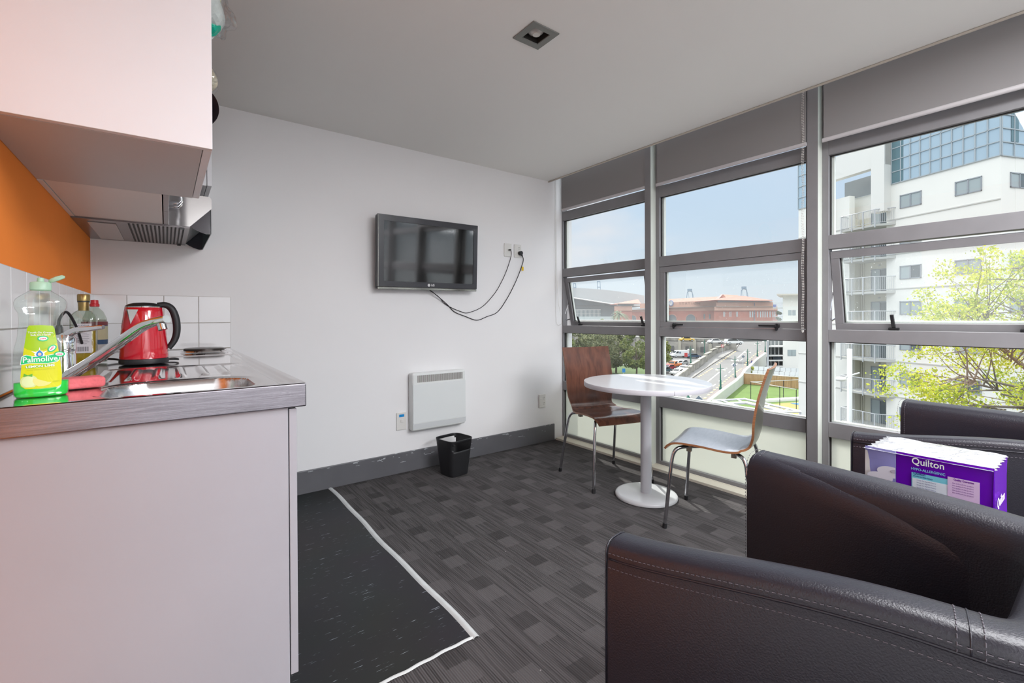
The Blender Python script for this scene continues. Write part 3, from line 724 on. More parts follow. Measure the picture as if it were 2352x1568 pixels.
for (cx, cz, rot) in ((.0035, .1285, PI), (.0175, .1065, .9), (.0290, .0930, PI-.1)):
    st_ = obj('price_sticker', wrap(flat_poly(ell(cx, cz, .0088, .0062, rot if rot < 2 else rot-PI)), .0018), BGRN, lb)
    obj('sticker_centre', wrap(flat_poly(ell(cx, cz, .0066, .0038, rot if rot < 2 else rot-PI)), .0020), WRITEW, st_)
    txt_obj('lettering', [('4407', .0048, cx, cz, 1.0, rot, .0001)], PINKR, st_, .0022)

# ------------------------------------------------------------------ kettle
KC = Vector((-.066, 2.235, ZT-.002))
kt = thing('electric_kettle', 'glossy red electric kettle with black handle on the steel drainer', 'kettle', KC)
sobj('base', MB().lathe([(.060, 0), (.074, .003), (.076, .010), (.0735, .020)], KC, 40), BLKM, kt)
kb = sobj('body', MB().lathe([(.0725, .021), (.0735, .026), (.072, .06), (.069, .11), (.064, .16), (.0595, .195), (.0565, .212), (.055, .2135)], KC, 48), RED, kt, ang=60)
sobj('steel_rim', MB().lathe([(.0570, .2115), (.0572, .2145), (.0545, .2150)], KC, 40), CHROME, kt)
sobj('lid', MB().lathe([(.0550, .214), (.0545, .218), (.046, .224), (.030, .229), (.0, .231)], KC, 40), BLK, kt)
# spout: a steel triangle standing proud of the body
d = Vector((-.56, -.83, 0)).normalized(); sd = Vector((0, 0, 1)).cross(d).normalized()
P1 = KC+Vector((0, 0, .203))+d*.057-sd*.021; P2 = KC+Vector((0, 0, .203))+d*.057+sd*.021; P3 = KC+Vector((0, 0, .203))+d*.079; P4 = KC+Vector((0, 0, .150))+d*.0655
g = MB().add([P1, P2, P3, P4], [(0, 3, 2), (2, 3, 1), (0, 2, 1)]); obj('spout', g, mat('satin steel', (.22, .215, .21), .4, metal=1), kt, solid=.001)
hp = [KC+Vector((.040, 0, .221)), KC+Vector((.066, 0, .222)), KC+Vector((.086, -.002, .205)), KC+Vector((.098, -.003, .165)), KC+Vector((.100, -.003, .120)), KC+Vector((.092, -.002, .085)), KC+Vector((.074, 0, .055))]
cu = crom(hp, 6); g = MB(); 
g.tube(cu, [.010+.003*math.sin(PI*i/(len(cu)-1)) for i in range(len(cu))], 12); sobj('handle', g, BLKM, kt)
def cyl_text(m, C_, R, ang0, zc):
    out = MB(); out.f = m.f; out.m = m.m
    for p in m.v:
        A = ang0 + p.x/R; rr = .0735-(.005)*((zc+p.y)/.12)
        out.v.append(Vector((C_.x+math.cos(A)*(rr+.0006), C_.y+math.sin(A)*(rr+.0006), C_.z+zc+p.y)))
    return out
g = MB().text('Grelide', .0125, Matrix(), 0, bold=.0002); obj('lettering', cyl_text(g, KC, .0735, math.radians(-38), .043), WRITEW, kb)
cord = crom([KC+Vector((-.05, .055, .006)), (-.16, 2.42, ZT+.006), (-.225, 2.38, ZT+.02), (-.235, 2.25, ZT+.06), (-.245, 2.16, ZT+.14), (-.262, 2.11, ZT+.19), (-.277, 2.085, ZT+.165), (-.277, 2.08, ZT+.13)], 8)
sobj('power_cord', MB().tube(cord, .0042, 8), BLKM, kt)
g = MB().tube([(-.277, 2.08, ZT+.148), (-.277, 2.08, ZT+.135), (-.277, 2.08, ZT+.118)], [.007, .010, .011], 12).box(-.2935+.006, -.262, 2.062, 2.098, ZT+.092, ZT+.122); obj('plug', g, BLKM, kt, bevel=.003)
sobj('power_cord', MB().tube(crom([KC+Vector((.06, .03, .008)), KC+Vector((.09, .03, .012)), KC+Vector((.105, .06, .006)), KC+Vector((.08, .10, .005)), KC+Vector((0, .10, .005))], 8), .0035, 8), BLKM, kt)
ol = thing('wall_outlet', 'white power outlet on the left tiles behind the dish soap, black plug in it', 'outlet', (-.288, 2.08, 1.04))
obj('plate', MB().box(-.2885, -.2875+.006-.005, 2.035, 2.155, 1.005, 1.08), PLW, ol, bevel=.002)
# oil bottles
OIL = mat('golden olive oil', (.36, .23, .012), .08); GOLD = mat('gold cap foil', (.34, .24, .09), .3, metal=.7)
BG2 = glassmat('bottle glass', (.82, .86, .80), 1.5)
OC = Vector((-.236, 2.255, ZT-.001))
ob = thing('oil_bottle', 'square glass olive oil bottle with gold cap in the worktop corner', 'bottle', OC)
def sqb(prof, c, n=32, se=5, **k): return MB().lathe(prof, c, n, se=se, **k)
obj('glass', sqb([(.030, 0), (.035, .004), (.036, .10), (.0365, .165), (.034, .182), (.022, .195), (.014, .200), (.0135, .215)], OC), BG2, ob, smooth=True)
obj('oil', sqb([(.033, .004), (.034, .02), (.034, .138), (.0335, .139)], OC), OIL, ob, smooth=True)
sobj('cap', MB().lathe([(.0155, .198), (.0155, .226), (.0165, .228), (.0165, .233), (.0178, .234), (.0178, .254), (.016, .257), (1e-6, .257)], OC, 28), GOLD, ob)
sobj('cap_ring', MB().lathe([(.0172, .2285), (.0172, .2325)], OC, 28), BLK, ob)
lbm = obj('label', MB().box(OC.x-.022, OC.x+.024, OC.y-.0375, OC.y-.0365, OC.z+.048, OC.z+.152), mat('white paper label', (.52, .49, .51), .6), ob)
g = MB(); yy = OC.y-.0378
for i in range(15): g.box(OC.x-.015+i*.0021, OC.x-.015+i*.0021+(.0006, .0013, .001)[i % 3], yy, yy+.0002, OC.z+.054, OC.z+.070)
for i, w in enumerate((.030, .018, .034, .022, .034, .030, .034, .026, .034, .020)): g.box(OC.x-w/2+.001, OC.x+w/2+.001, yy, yy+.0002, OC.z+.136-i*.0062, OC.z+.1372-i*.0062)
g.text('PALIDEMA', .0075, mtx((OC.x+.001, yy, OC.z+.145), (1, 0, 0), (0, 0, 1)))
obj('printed_text', g, mat('grey print', (.08, .07, .08), .6), lbm)
OC2 = Vector((-.222, 2.42, ZT-.001))
ob = thing('sauce_bottle', 'round glass bottle with red cap and blue and cream label behind the oil bottle', 'bottle', OC2)
obj('glass', MB().lathe([(.034, 0), (.038, .004), (.038, .145), (.036, .17), (.026, .197), (.013, .212), (.012, .220)], OC2, 32), BG2, ob, smooth=True)
obj('contents', MB().lathe([(.035, .004), (.036, .01), (.036, .15), (.034, .166), (1e-6, .167)], OC2, 28), mat('pale contents', (.50, .48, .44), .4), ob, smooth=True)
sobj('cap', MB().lathe([(.0125, .216), (.0150, .217), (.0150, .226), (.0125, .228), (.0115, .242), (1e-6, .243)], OC2, 24), mat('red cap', (.50, .012, .02), .3), ob)
def arc_label(c, r, a0, a1, z0, z1):
    return MB().grid(lambda u, v: (c.x+r*math.cos(a0+(a1-a0)*u), c.y+r*math.sin(a0+(a1-a0)*u), c.z+z0+(z1-z0)*v), 16, 1)
lbm = obj('label', arc_label(OC2, .0386, -PI*.95, .1, .06, .152), mat('blue label', (.05, .12, .25), .5), ob)
obj('label_band', arc_label(OC2, .0389, -PI*.95, .1, .143, .158), mat('maroon band', (.22, .04, .05), .5), lbm)
obj('label_band', arc_label(OC2, .0389, -PI*.6, 0.02, .088, .140), mat('cream oval', (.72, .66, .42), .5), lbm)
obj('label_band', arc_label(OC2, .0389, -PI*.95, .1, .012, .070), PLW, lbm)
# hobs
HB = mat('burner metal', (.045, .036, .032), .3, metal=.5)
for (x, y, r, lab) in ((.155, 2.80, .088, 'larger dark electric hob plate at the right rear of the worktop'), (-.08, 2.93, .072, 'smaller electric hob plate half hidden behind the kettle')):
    t = thing('hob_plate', lab, 'hob plate', (x, y, ZT+.003), 'electric hob plates')
    sobj('plate', MB().lathe([(r-.006, 0), (r-.001, .003), (r-.001, .013), (r-.010, .0155), (1e-6, .0150)], (x, y, ZT+.005), 48), HB, t)
    sobj('trim_ring', MB().lathe([(r+.012, .0), (r+.008, .006), (r-.002, .007), (r-.002, .004)], (x, y, ZT+.0025), 48), STEELM, t)
# ================================================================== back wall fittings
# television: leans a little forward at the top
tv = thing('television', 'black flat screen television on the white back wall with two loose cables', 'television', (1.525, 2.99, 1.55))
TT = Matrix.Translation((1.522, 3.0, 1.548)) @ Matrix.Rotation(math.radians(3.2), 4, 'X') @ Matrix.Rotation(math.radians(-.5), 4, 'Y')
TVB = mat('dark bezel', (.035, .035, .042), .28, coat=.2); SCR = mat('dark screen', (.004, .004, .0035), .07, spec=1.0, coat=.8)
W2, H2 = .392, .250
g = MB(); g.T = TT; g.box(-W2, W2, .004, .050, -H2, H2); obj('casing', g, BLK, tv, bevel=.012, seg=3)
g = MB(); g.T = TT
sl, sr_, sb2, st2 = -W2+.044, W2-.034, -H2+.056, H2-.040
for b in ((-W2, sl, -H2+.018, H2), (sr_, W2, -H2+.018, H2), (sl, sr_, st2, H2), (sl, sr_, -H2+.018, sb2)): g.box(b[0], b[1], -.006, .006, b[2], b[3])
obj('bezel', g, TVB, tv)
g = MB(); g.T = TT; g.box(sl, sr_, -.002, .003, sb2, st2); obj('screen', g, SCR, tv)
g = MB(); g.T = TT; g.box(-W2+.004, W2-.003, -.0075, .004, -H2, -H2+.0165).box(-W2+.004, -W2+.009, -.0075, 0, -H2+.018, H2-.002); obj('silver_trim', g, mat('dark mirror trim', (.36, .36, .33), .12, metal=1), tv, bevel=.003)
g = MB(); g.T = TT; yb = -.0072
g.text('LG', .021, mtx((.018, yb, -H2+.036), (1, 0, 0), (0, 0, 1)), 0, bold=.0007)
g.lathe([(.0105, 0), (.0105, .0006)], n=1) if False else None
lg = MB(); lg.T = TT
ring = [(-.013+.0100*math.cos(2*PI*i/28), yb, -H2+.036+.0100*math.sin(2*PI*i/28)) for i in range(28)]
g.add(ring, [list(range(28))]); obj('logo_lettering', g, WRITEW, tv)
lg.text('G', .015, mtx((-.013, yb-.0004, -H2+.036), (1, 0, 0), (0, 0, 1)), 0)
obj('logo_mark', lg, mat('grey logo line', (.12, .12, .12), .4), tv)
obj('wall_bracket', MB().box(1.36, 1.70, 3.052, YB-.001, 1.42, 1.68), BLK, tv)
def wpt(x, y, yy=3.092): p = at(x, y, Y=yy); return (p.x, p.y, p.z)
c_ = [(1.50, 3.045, 1.32), wpt(1006, 680, 3.07), wpt(1020, 696), wpt(1036, 706), wpt(1058, 715), wpt(1075, 718), wpt(1108, 704), wpt(1136, 674), wpt(1152, 647), wpt(1164, 620), wpt(1173, 592), wpt(1174, 577, 3.085), wpt(1170, 574, 3.075), wpt(1168, 574, 3.084)]
sobj('aerial_cable', MB().tube(crom(c_, 6), .0026, 6), BLK, tv)
c_ = [(1.515, 3.045, 1.32), wpt(1010, 684, 3.07), wpt(1028, 700), wpt(1044, 716), wpt(1068, 726), wpt(1095, 735), wpt(1118, 727), wpt(1143, 716), wpt(1165, 685), wpt(1184, 648), wpt(1196, 618), wpt(1202, 598), wpt(1200, 589, 3.08), wpt(1196, 586, 3.06)]
sobj('power_cord', MB().tube(crom(c_, 6), .0031, 6), BLK, tv)
p = at(1200, 617, Y=3.088); obj('cable_tag', MB().box(p.x-.008, p.x+.010, 3.085, 3.087, p.z-.017, p.z+.017), mat('yellow tag', (.80, .52, .0), .5), tv)
def plate(name, lab, x0, x1, z0, z1, group=None, cat='outlet'):
    t = thing(name, lab, cat, ((x0+x1)/2, YB, z0), group)
    obj('plate', MB().box(x0, x1, YB-.009, YB-.0002, z0, z1), PLW, t, bevel=.003)
    return t
def sockets(t, cx, zs, sw=True):
    g = MB(); y = YB-.0093
    for z in zs:
        for dx, dz, r in ((-.007, .006, .5), (.007, .006, -.5), (0, -.007, 0)):
            g.T = Matrix.Translation((cx+dx, y, z+dz)) @ Matrix.Rotation(r, 4, 'Y'); g.box(-.0011, .0011, -.0004, .0004, -.0042, .0042)
    obj('socket_slots', g, DARK, t)
a = plate('wall_outlet', 'white aerial wall plate right of the television, black cable plugged in', 2.243, 2.318, 1.606, 1.715)
sobj('aerial_socket', MB().cyl((2.282, YB-.009, 1.662), (2.282, YB-.016, 1.662), .008, 14), PLW, a)
p_ = wpt(1170, 574, 3.07); 
g = MB().cyl((2.282, 3.086, 1.661), (2.290, 3.066, 1.661), .006, 10); sobj('cable_plug', g, BLK, tv)
a = plate('wall_outlet', 'white double power outlet right of the television with a black plug', 2.346, 2.420, 1.606, 1.715)
sockets(a, 2.395, (1.685, 1.635)); obj('switch', MB().box(2.355, 2.366, YB-.012, YB-.009, 1.690, 1.698), PLW, a); obj('switch', MB().box(2.358, 2.366, YB-.012, YB-.009, 1.628, 1.636), PLW, a)
g = MB().cyl((2.397, 3.090, 1.643), (2.400, 3.062, 1.643), .0165, 18).tube([(2.402, 3.072, 1.636), (2.410, 3.070, 1.625), (2.416, 3.072, 1.612)], [.010, .007, .005], 10); sobj('power_plug', g, BLKM, tv)
a = plate('wall_outlet', 'white double power outlet low on the wall by the window corner', 2.612, 2.687, .307, .423)
sockets(a, 2.665, (.388, .342)); obj('switch', MB().box(2.628, 2.640, YB-.0115, YB-.009, .380, .387), PLW, a); obj('switch', MB().box(2.628, 2.640, YB-.0115, YB-.009, .328, .335), PLW, a)
a = plate('wall_switch', 'white wall switch with blue sticker left of the heater', 1.298, 1.370, .306, .430, cat='switch')
obj('rocker', MB().box(1.327, 1.347, YB-.013, YB-.009, .358, .380), PLW, a, bevel=.002)
st = obj('sticker', MB().box(1.316, 1.354, YB-.0096, YB-.0091, .398, .416), mat('blue sticker', (.0, .25, .62), .4), a)
# heater
ht = thing('panel_heater', 'white wall-mounted panel heater with a row of vent slots along its top', 'heater', (1.605, YB, .285))
hb = obj('body', MB().box(1.388, 1.826, 3.026, YB-.004, .296, .708), HEATW, ht, bevel=.016, seg=4)
g = MB(); x0, x1, z0, z1 = 1.428, 1.800, .640, .690
for i in range(60):
    x = x0+(x1-x0)*i/60; g.box(x, x+.0030, 3.0252, 3.0262, z0, z1)
obj('vent_slots', g, mat('warm dark slot', (.10, .075, .055), .7), ht)
obj('lower_strip', MB().box(1.390, 1.824, 3.0248, 3.03, .312, .348), mat('pale grey strip', (.58, .60, .61), .3), ht)
obj('front_panel', MB().box(1.392, 1.822, 3.0240, 3.0262, .352, .628), mat('glossy heater panel', (.72, .75, .75), .12), ht, bevel=.001)
# waste bin
bn = thing('waste_bin', 'small black plastic waste bin with handle holes standing by the back wall', 'bin', (1.628, 2.862, 0))
T = Matrix.Translation((1.628, 2.862, 0)) @ Matrix.Rotation(math.radians(9), 4, 'Z')
def binw(z): return .077+.026*z/.25
def bring(z, k=0): return binw(z)-k
n = 64; zs = [0, .003, .02, .06, .10, .14, .165, .178, .190, .202, .212, .222, .235, .247, .252]
def bvert(i, z, k):
    A = 2*PI*i/n; e = 4.5; ca, sa = math.cos(A), math.sin(A); r = bring(z, k)
    return (math.copysign(abs(ca)**(2/e), ca)*r, math.copysign(abs(sa)**(2/e), sa)*r, z)
g = MB(); g.T = T; vs = [bvert(i, z, 0) for z in zs for i in range(n)]; fs = []
def hole(i, j):   # stadium shaped hand holes in two opposite sides
    z = (zs[j]+zs[j+1])/2
    for q in (16, 48):
        d_ = min((i-q) % n, (q-i-1) % n)
        lim = 8 if .19 < z < .222 else 6 if .178 < z < .235 else -1
        if d_ < lim: return True
    return False
for j in range(len(zs)-1):
    for i in range(n):
        if not hole(i, j): fs.append((j*n+i, j*n+(i+1) % n, (j+1)*n+(i+1) % n, (j+1)*n+i))
fs.append([k for k in range(n-1, -1, -1)]); g.add(vs, fs)
o = obj('bin_body', g, BLKM, bn, smooth=True, solid=.003)
g = MB(); g.T = T; g.tube([bvert(i, .252, 0) for i in range(n)], .0032, 6, closed=True); obj('rim', g, BLKM, bn, smooth=True)
# recessed lamp
dl = thing('recessed_ceiling_lamp', 'square grey recessed spotlight in the ceiling, switched off', 'ceiling light', (LX, LY, ZC))
g = MB(); r1, r0 = .071, .043
for b in ((-r1, -r0, -r1, r1), (r0, r1, -r1, r1), (-r0, r0, -r1, -r0), (-r0, r0, r0, r1)): g.box(LX+b[0], LX+b[1], LY+b[2], LY+b[3], ZC-.005, ZC-.0004)
obj('frame', g, mat('lamp grey frame', (.205, .21, .195), .5), dl)
g = MB(); q = .0455
for b in ((-q, -q+.002, -q, q), (q-.002, q, -q, q), (-q, q, -q, -q+.002), (-q, q, q-.002, q)): g.box(LX+b[0], LX+b[1], LY+b[2], LY+b[3], ZC-.0003, ZC+.11)
g.box(LX-q, LX+q, LY-q, LY+q, ZC+.11, ZC+.112); obj('housing', g, DARK, dl)
lt = sobj('bulb', MB().lathe([(1e-6, -.0), (.018, .0015), (.031, .006), (.038, .014), (.040, .024), (.036, .05), (.02, .085), (.014, .10)], (LX, LY, ZC+.006), 40), mat('silvered bulb glass', (.52, .49, .47), .12, coat=.6), dl)
sobj('bulb_ring', MB().lathe([(.011, 0), (.0165, .0005), (.018, .003)], (LX+.006, LY+.004, ZC+.0050), 28), mat('bulb rings', (.62, .60, .55), .2), dl)

# ================================================================== table and chairs
tb = thing('round_table', 'round white cafe table on a silver column and disc foot', 'table', (2.352, 1.772, 0))
TC = (2.352, 1.772)
sobj('tabletop', MB().lathe([(.368, .676), (.374, .678), (.374, .704), (.371, .706), (1e-6, .706)], (*TC, 0), 96), GREYT, tb, ang=30)
sobj('edge_band', MB().lathe([(.3745, .6775), (.3752, .679), (.3752, .7035), (.3745, .7045)], (*TC, 0), 96), mat('lilac grey edge', (.55, .54, .58), .4), tb)
sobj('column', MB().cyl((*TC, .018), (*TC, .675), .0325, 40), GREY, tb)
sobj('base', MB().lathe([(.178, 0), (.184, .003), (.1855, .013), (.180, .021), (.165, .0245), (1e-6, .027)], (*TC, 0), 80), GREYB, tb, ang=50)
a_ = math.atan2(at(1528, 900, Z=.69).y-TC[1], at(1528, 900, Z=.69).x-TC[0])
obj('edge_joint', MB().box(-.0005, .0005, -.0005, .0005, .679, .703), DARK, tb)
bpy.data.objects['edge_joint'].matrix_basis = Matrix.Translation((TC[0]+.3754*math.cos(math.radians(-120)), TC[1]+.3754*math.sin(math.radians(-120)), 0))
bpy.data.objects['edge_joint'].matrix_parent_inverse = Matrix.Translation((-2.352, -1.772, 0))
def side_chair(label, face_m, back_m, edge_m, loc, rz, sz):
    t = thing('dining_chair', label, 'chair', (0, 0, 0), 'plywood chairs at the round table')
    pr = [Vector((0, a, b)) for a, b in SP]
    N_ = len(pr); nu = 14
    def width(i):
        s_ = i/(N_-1)
        return .188+.010*math.sin(PI*min(1, s_/.45)) - .022*math.exp(-((s_-.55)/.10)**2) + .004*s_
    def surf(side):
        vs = []
        for i, p in enumerate(pr):
            tng = (pr[min(i+1, N_-1)]-pr[max(i-1, 0)]).normalized(); nn_ = Vector((0, tng.z, -tng.y))   # towards the sitter? flipped below
            nn_ = Vector((0, -tng.z, tng.y))*-1
            for k in range(nu+1):
                u = -1+2*k/nu; w = width(i)
                dish = .010*(u*u)*(1 if i > N_*.45 else .4)
                q = Vector((u*w, p.y, p.z)) + nn_*(side*.0055) + nn_*dish
                vs.append(q)
        return vs
    A = surf(1); B = surf(-1); o_ = len(A); fs = []; mi = []
    for i in range(N_-1):
        for k in range(nu):
            a = i*(nu+1)+k
            fs.append((a, a+nu+1, a+nu+2, a+1)); mi.append(0)
            fs.append((o_+a, o_+a+1, o_+a+nu+2, o_+a+nu+1)); mi.append(1)
    for i in range(N_-1):
        a = i*(nu+1); fs.append((a, o_+a, o_+a+nu+1, a+nu+1)); mi.append(2)
        a = i*(nu+1)+nu; fs.append((a, a+nu+1, o_+a+nu+1, o_+a)); mi.append(2)
    for k in range(nu):
        fs.append((k, k+1, o_+k+1, o_+k)); mi.append(2)
        a = (N_-1)*(nu+1)+k; fs.append((a, o_+a, o_+a+1, a+1)); mi.append(2)
    cut = int((N_-1)*.50)
    def part(name, i0, i1):
        g = MB(); used = {}
        for f, m_ in zip(fs, mi):
            rows = [((q % o_)//(nu+1)) for q in f]
            if min(rows) >= i0 and max(rows) <= i1:
                ff = []
                for q in f:
                    if q not in used: used[q] = len(g.v); g.v.append((A+B)[q])
                    ff.append(used[q])
                g.f.append(ff); g.m.append(m_)
        return sobj(name, g, [face_m, back_m, edge_m], t, ang=50, recalc=False)
    part('seat', 0, cut); part('backrest', cut, N_-1)
    R_ = .0095
    for sx in (-1, 1):
        for sy in (-1, 1):
            X0, X1, Y0, Y1 = .225*sx, .192*sx, (.215 if sy > 0 else -.235), (.170 if sy > 0 else -.155)
            pts = [(X0, Y0, .004), (X1*1.04, Y1*1.10, .34), (X1, Y1*1.06, .385), (X1*.95, Y1*.98, .413), (X1*.86, Y1*.86, .424), (X1*.70, Y1*.66, .426), (X1*.45, Y1*.35, .425), (0, 0, .423)]
            g = MB(); g.tube(crom(pts[:2], 1)+crom(pts[1:], 5)[1:], R_, 12)
            l = sobj('leg', g, CHROMED, t, ang=60)
            g = MB(); V0 = Vector(pts[0]); V1 = Vector(pts[1]); dd = (V1-V0).normalized()
            g.cyl(V0-Vector((0, 0, .004)), V0+dd*.022, .0115, 12); sobj('rubber_foot', g, BLKM, l)
            g = MB().box(X1*.70-.012, X1*.70+.012, Y1*.66-.012, Y1*.66+.012, .402, .434); obj('clip', g, mat('beige clip', (.30, .29, .24), .5) if 'beige clip' not in MATS else MATS['beige clip'], t)
    t.location = loc; t.rotation_euler = (0, 0, rz); t.scale = (1, 1, sz)
    return t
SP = [(a.x, a.y) for a in crom([(x, y, 0) for x, y in [(.222, .408), (.200, .432), (.155, .447), (.05, .446), (-.06, .436), (-.13, .440), (-.178, .462), (-.200, .520), (-.206, .60), (-.222, .70), (-.248, .80), (-.268, .862)]], 5)]
side_chair('dark walnut plywood chair on chrome legs between the table and the window corner', WALNUT, WALNUT, PLYEDGE, (2.406, 2.149, 0), math.radians(180-15.2), 1.02)
DKB = mat('dark olive back laminate', (.075, .075, .055), .3, coat=.2)
side_chair('grey laminate plywood chair with brown edges, seen side-on beside the armchair', PALEPLY, DKB, PLYEDGE, (2.358, 1.318, 0), math.radians(19.1), .985)

# ================================================================== tub armchairs
def tub(label, NF, NB, FF, FB, zf, zb, group):
    """U-shaped tub chair: centre-line points near-arm front/back and far-arm back/front"""
    t = thing('armchair', label, 'armchair', ((NF[0]+FF[0])/2, (NF[1]+NB[1])/2, 0), group)
    NF, NB, FB, FF = [Vector((*p, 0)) for p in (NF, NB, FB, FF)]
    yb = min(NB.y, FB.y)-.085
    C0 = Vector((NB.x+.015, yb, 0)); C1 = Vector((FB.x-.015, yb, 0))
    path = []; K = 16
    for i in range(K+1): path.append(NF.lerp(NB, i/K))
    path += bez(NB, NB+(NB-NF).normalized()*.06, C0-Vector((.0, .0, 0)), C0+Vector((.10, 0, 0)), 10)[1:]
    c1s = C1-Vector((.10, 0, 0))
    for i in range(1, 6): path.append((C0+Vector((.10, 0, 0))).lerp(c1s, i/6))
    path += bez(c1s, C1, FB+(FB-FF).normalized()*.06, FB, 10)
    for i in range(1, K+1): path.append(FB.lerp(FF, i/K))
    n_ = len(path); th = .0475
    L_ = [0]
    for a, b in zip(path, path[1:]): L_.append(L_[-1]+(b-a).length)
    i_nb, i_fb = K, n_-1-K
    def top(i):
        if i <= i_nb: u = i/i_nb
        elif i >= i_fb: u = (n_-1-i)/(n_-1-i_fb)
        else: u = 1
        return zf+(zb-zf)*ss(0, 1, u)**.8
    SEC = [(-1, .045), (-1.0, None, -.30), (-1.03, None, -.16), (-1.02, None, -.044), (-.975, None, -.0285), (-1.0, None, -.021), (-.93, None, -.009), (-.75, None, -.002), (-.5, None, .0005), (-.2, None, .0005), (.2, None, -.001), (.5, None, -.005), (.75, None, -.014), (.93, None, -.031), (1.02, None, -.06), (1.03, None, -.14), (1.0, None, -.28), (1, .045)]
    def ring(i, ins=0.0, adv=0.0):
        p = path[i]; a = path[max(0, i-1)]; b = path[min(n_-1, i+1)]; tt = (b-a).normalized()
        left = Vector((tt.y, -tt.x, 0))*-1      # outward side of the U
        out = Vector((-tt.y, tt.x, 0))*-1
        cc = Vector(((NF.x+FF.x)/2, (NF.y+yb)/2+.1, 0))
        o_ = Vector((tt.y, -tt.x, 0))
        if o_.dot(p-cc) < 0: o_ = -o_
        z1 = top(i); res = []
        for s_ in SEC:
            lat = -s_[0]*max(.002, th-ins); z = s_[1] if s_[1] is not None else z1+s_[2]
            if s_[1] is None: z -= ins*.8
            else: z += ins*.5
            res.append(p+o_*lat+tt*adv+Vector((0, 0, z)))
        return res
    rings = [ring(0, .018, -.012), ring(0, .006, -.009), ring(0, 0, -.002)]+[ring(i) for i in range(n_)]+[ring(n_-1, 0, .002), ring(n_-1, .006, .009), ring(n_-1, .018, .012)]
    m_ = len(SEC); vs = [v for r in rings for v in r]; fs = []
    for j in range(len(rings)-1):
        for k in range(m_): fs.append((j*m_+k, (j+1)*m_+k, (j+1)*m_+(k+1) % m_, j*m_+(k+1) % m_))
    fs += [list(range(m_)), [(len(rings)-1)*m_+k for k in range(m_-1, -1, -1)]]
    g = MB().add(vs, fs); fr = sobj('upholstered_shell', g, LEATHER, t, ang=75, recalc=True)
    # seams: piping under the outer edge and at the arm fronts, stitched joints at the two rear corners
    pip = MB(); pl = [ring(i)[4] for i in range(n_)]
    pip.tube(pl, .0022, 6); pl2 = [p+Vector((0, 0, -.0125)) for p in [ring(i)[3] for i in range(n_)]]
    def stitches(g, pts, step=.0085, ln=.0048, r=.0008):
        acc = 0; 
        for a, b in zip(pts, pts[1:]):
            d_ = (b-a).length; 
            if d_ < 1e-6: continue
            dirn = (b-a)/d_; s0 = (-acc) % step
            while s0 < d_: g.box_at = None; q = a+dirn*s0; g.tube([q, q+dirn*ln], r, 4); s0 += step
            acc += d_
    stt = MB()
    up = [ring(i)[5]+(ring(i)[5]-ring(i)[13]).normalized()*.0004+Vector((0, 0, .003)) for i in range(n_)]; dn = [ring(i)[3]+(ring(i)[3]-ring(i)[14]).normalized()*.0006 for i in range(n_)]
    stitches(stt, up); stitches(stt, dn)
    for i in (i_nb+1, i_fb-1):
        for adv in (-.012, .012):
            pts = [q+(q-(path[i]+Vector((0, 0, top(i)-.08)))).normalized()*.0006 for q in ring(i, 0, adv)[4:]]
            pts = [pts[k].lerp(pts[k+1], f) for k in range(len(pts)-1) for f in (0, .33, .66)]
            stitches(stt, pts)
        pip.tube([q for q in ring(i, 0, 0)[4:]], .0012, 6)
    for (i, adv) in ((0, -.007), (n_-1, .007)):
        q = ring(i, 0.0015, adv); pip.tube(q[1:17], .0018, 6)
    obj('piping', pip, LEATHER, fr, smooth=True); obj('stitching', stt, STITCH, fr)
    # seat cushion and feet
    x0, x1 = max(NF.x, NB.x)+.052, min(FF.x, FB.x)-.052
    obj('seat_cushion', MB().box(x0, x1, yb+.05, min(NF.y, FF.y)-.005, .24, .37), LEATHER, t, bevel=.03, seg=4)
    obj('seat_base', MB().box(x0-.01, x1+.01, yb+.04, min(NF.y, FF.y)-.02, .05, .239), LEATHER, t)
    for (x, y) in ((NF.x, NF.y-.05), (NB.x, yb+.03), (FF.x, FF.y-.05), (FB.x, yb+.03)):
        sobj('leg', MB().cyl((x, y, 0), (x, y, .048), .02, 14), BLKM, t)
    return t
tub('dark leather tub armchair nearest the viewer, at the bottom right', (.700, .585), (.790, .135), (1.238, .120), (1.292, .605), .681, .730, 'dark leather tub armchairs')
tub('dark leather tub armchair against the window behind the toilet roll pack', (2.003, .590), (2.055, .13), (2.655, .13), (2.625, .592), .681, .728, 'dark leather tub armchairs')

# small table hidden between the armchairs, carrying the pack
stb = thing('side_table', 'low black side table between the two armchairs, under the toilet roll pack', 'table', (1.64, .32, 0))
obj('tabletop', MB().box(1.44, 1.86, .08, .54, .345, .368), BLKM, stb, bevel=.003)
for x in (1.46, 1.84):
    for y in (.10, .52): obj('leg', MB().box(x-.015, x+.015, y-.015, y+.015, 0, .345), BLKM, stb)
# toilet roll pack
PURP = mat('purple film print', (.130, .003, .42), .22, coat=.35, bump=.25, bscale=30, bdist=.004); LILAC = mat('lilac film print', (.32, .32, .68), .25, coat=.3)
PX, PY0, PY1, PZ0, PZ1 = 1.545, .186, .436, .369, .742; PX2 = 1.745
pk = thing('toilet_roll_pack', 'purple and white shrink-wrapped toilet roll pack standing between the armchairs', 'toilet paper pack', (1.64, .31, PZ0))
g = MB()
def pkf(y0, y1, z1f, x=PX, n=18):
    def fn(u, v):
        y = y1+(y0-y1)*u; z = PZ0+(z1f-PZ0)*v
        return (x+.003*math.sin(9*v+3*u)*.4+.004*(1-math.sin(PI*min(1, max(0, (y-PY0)/(PY1-PY0)))))**2, y, z)
    return fn
ys_ = at(2058, 1040, X=PX).y
fr = obj('purple_wrap', MB().grid(pkf(PY0, ys_, PZ1), 24, 10), PURP, pk, smooth=True)
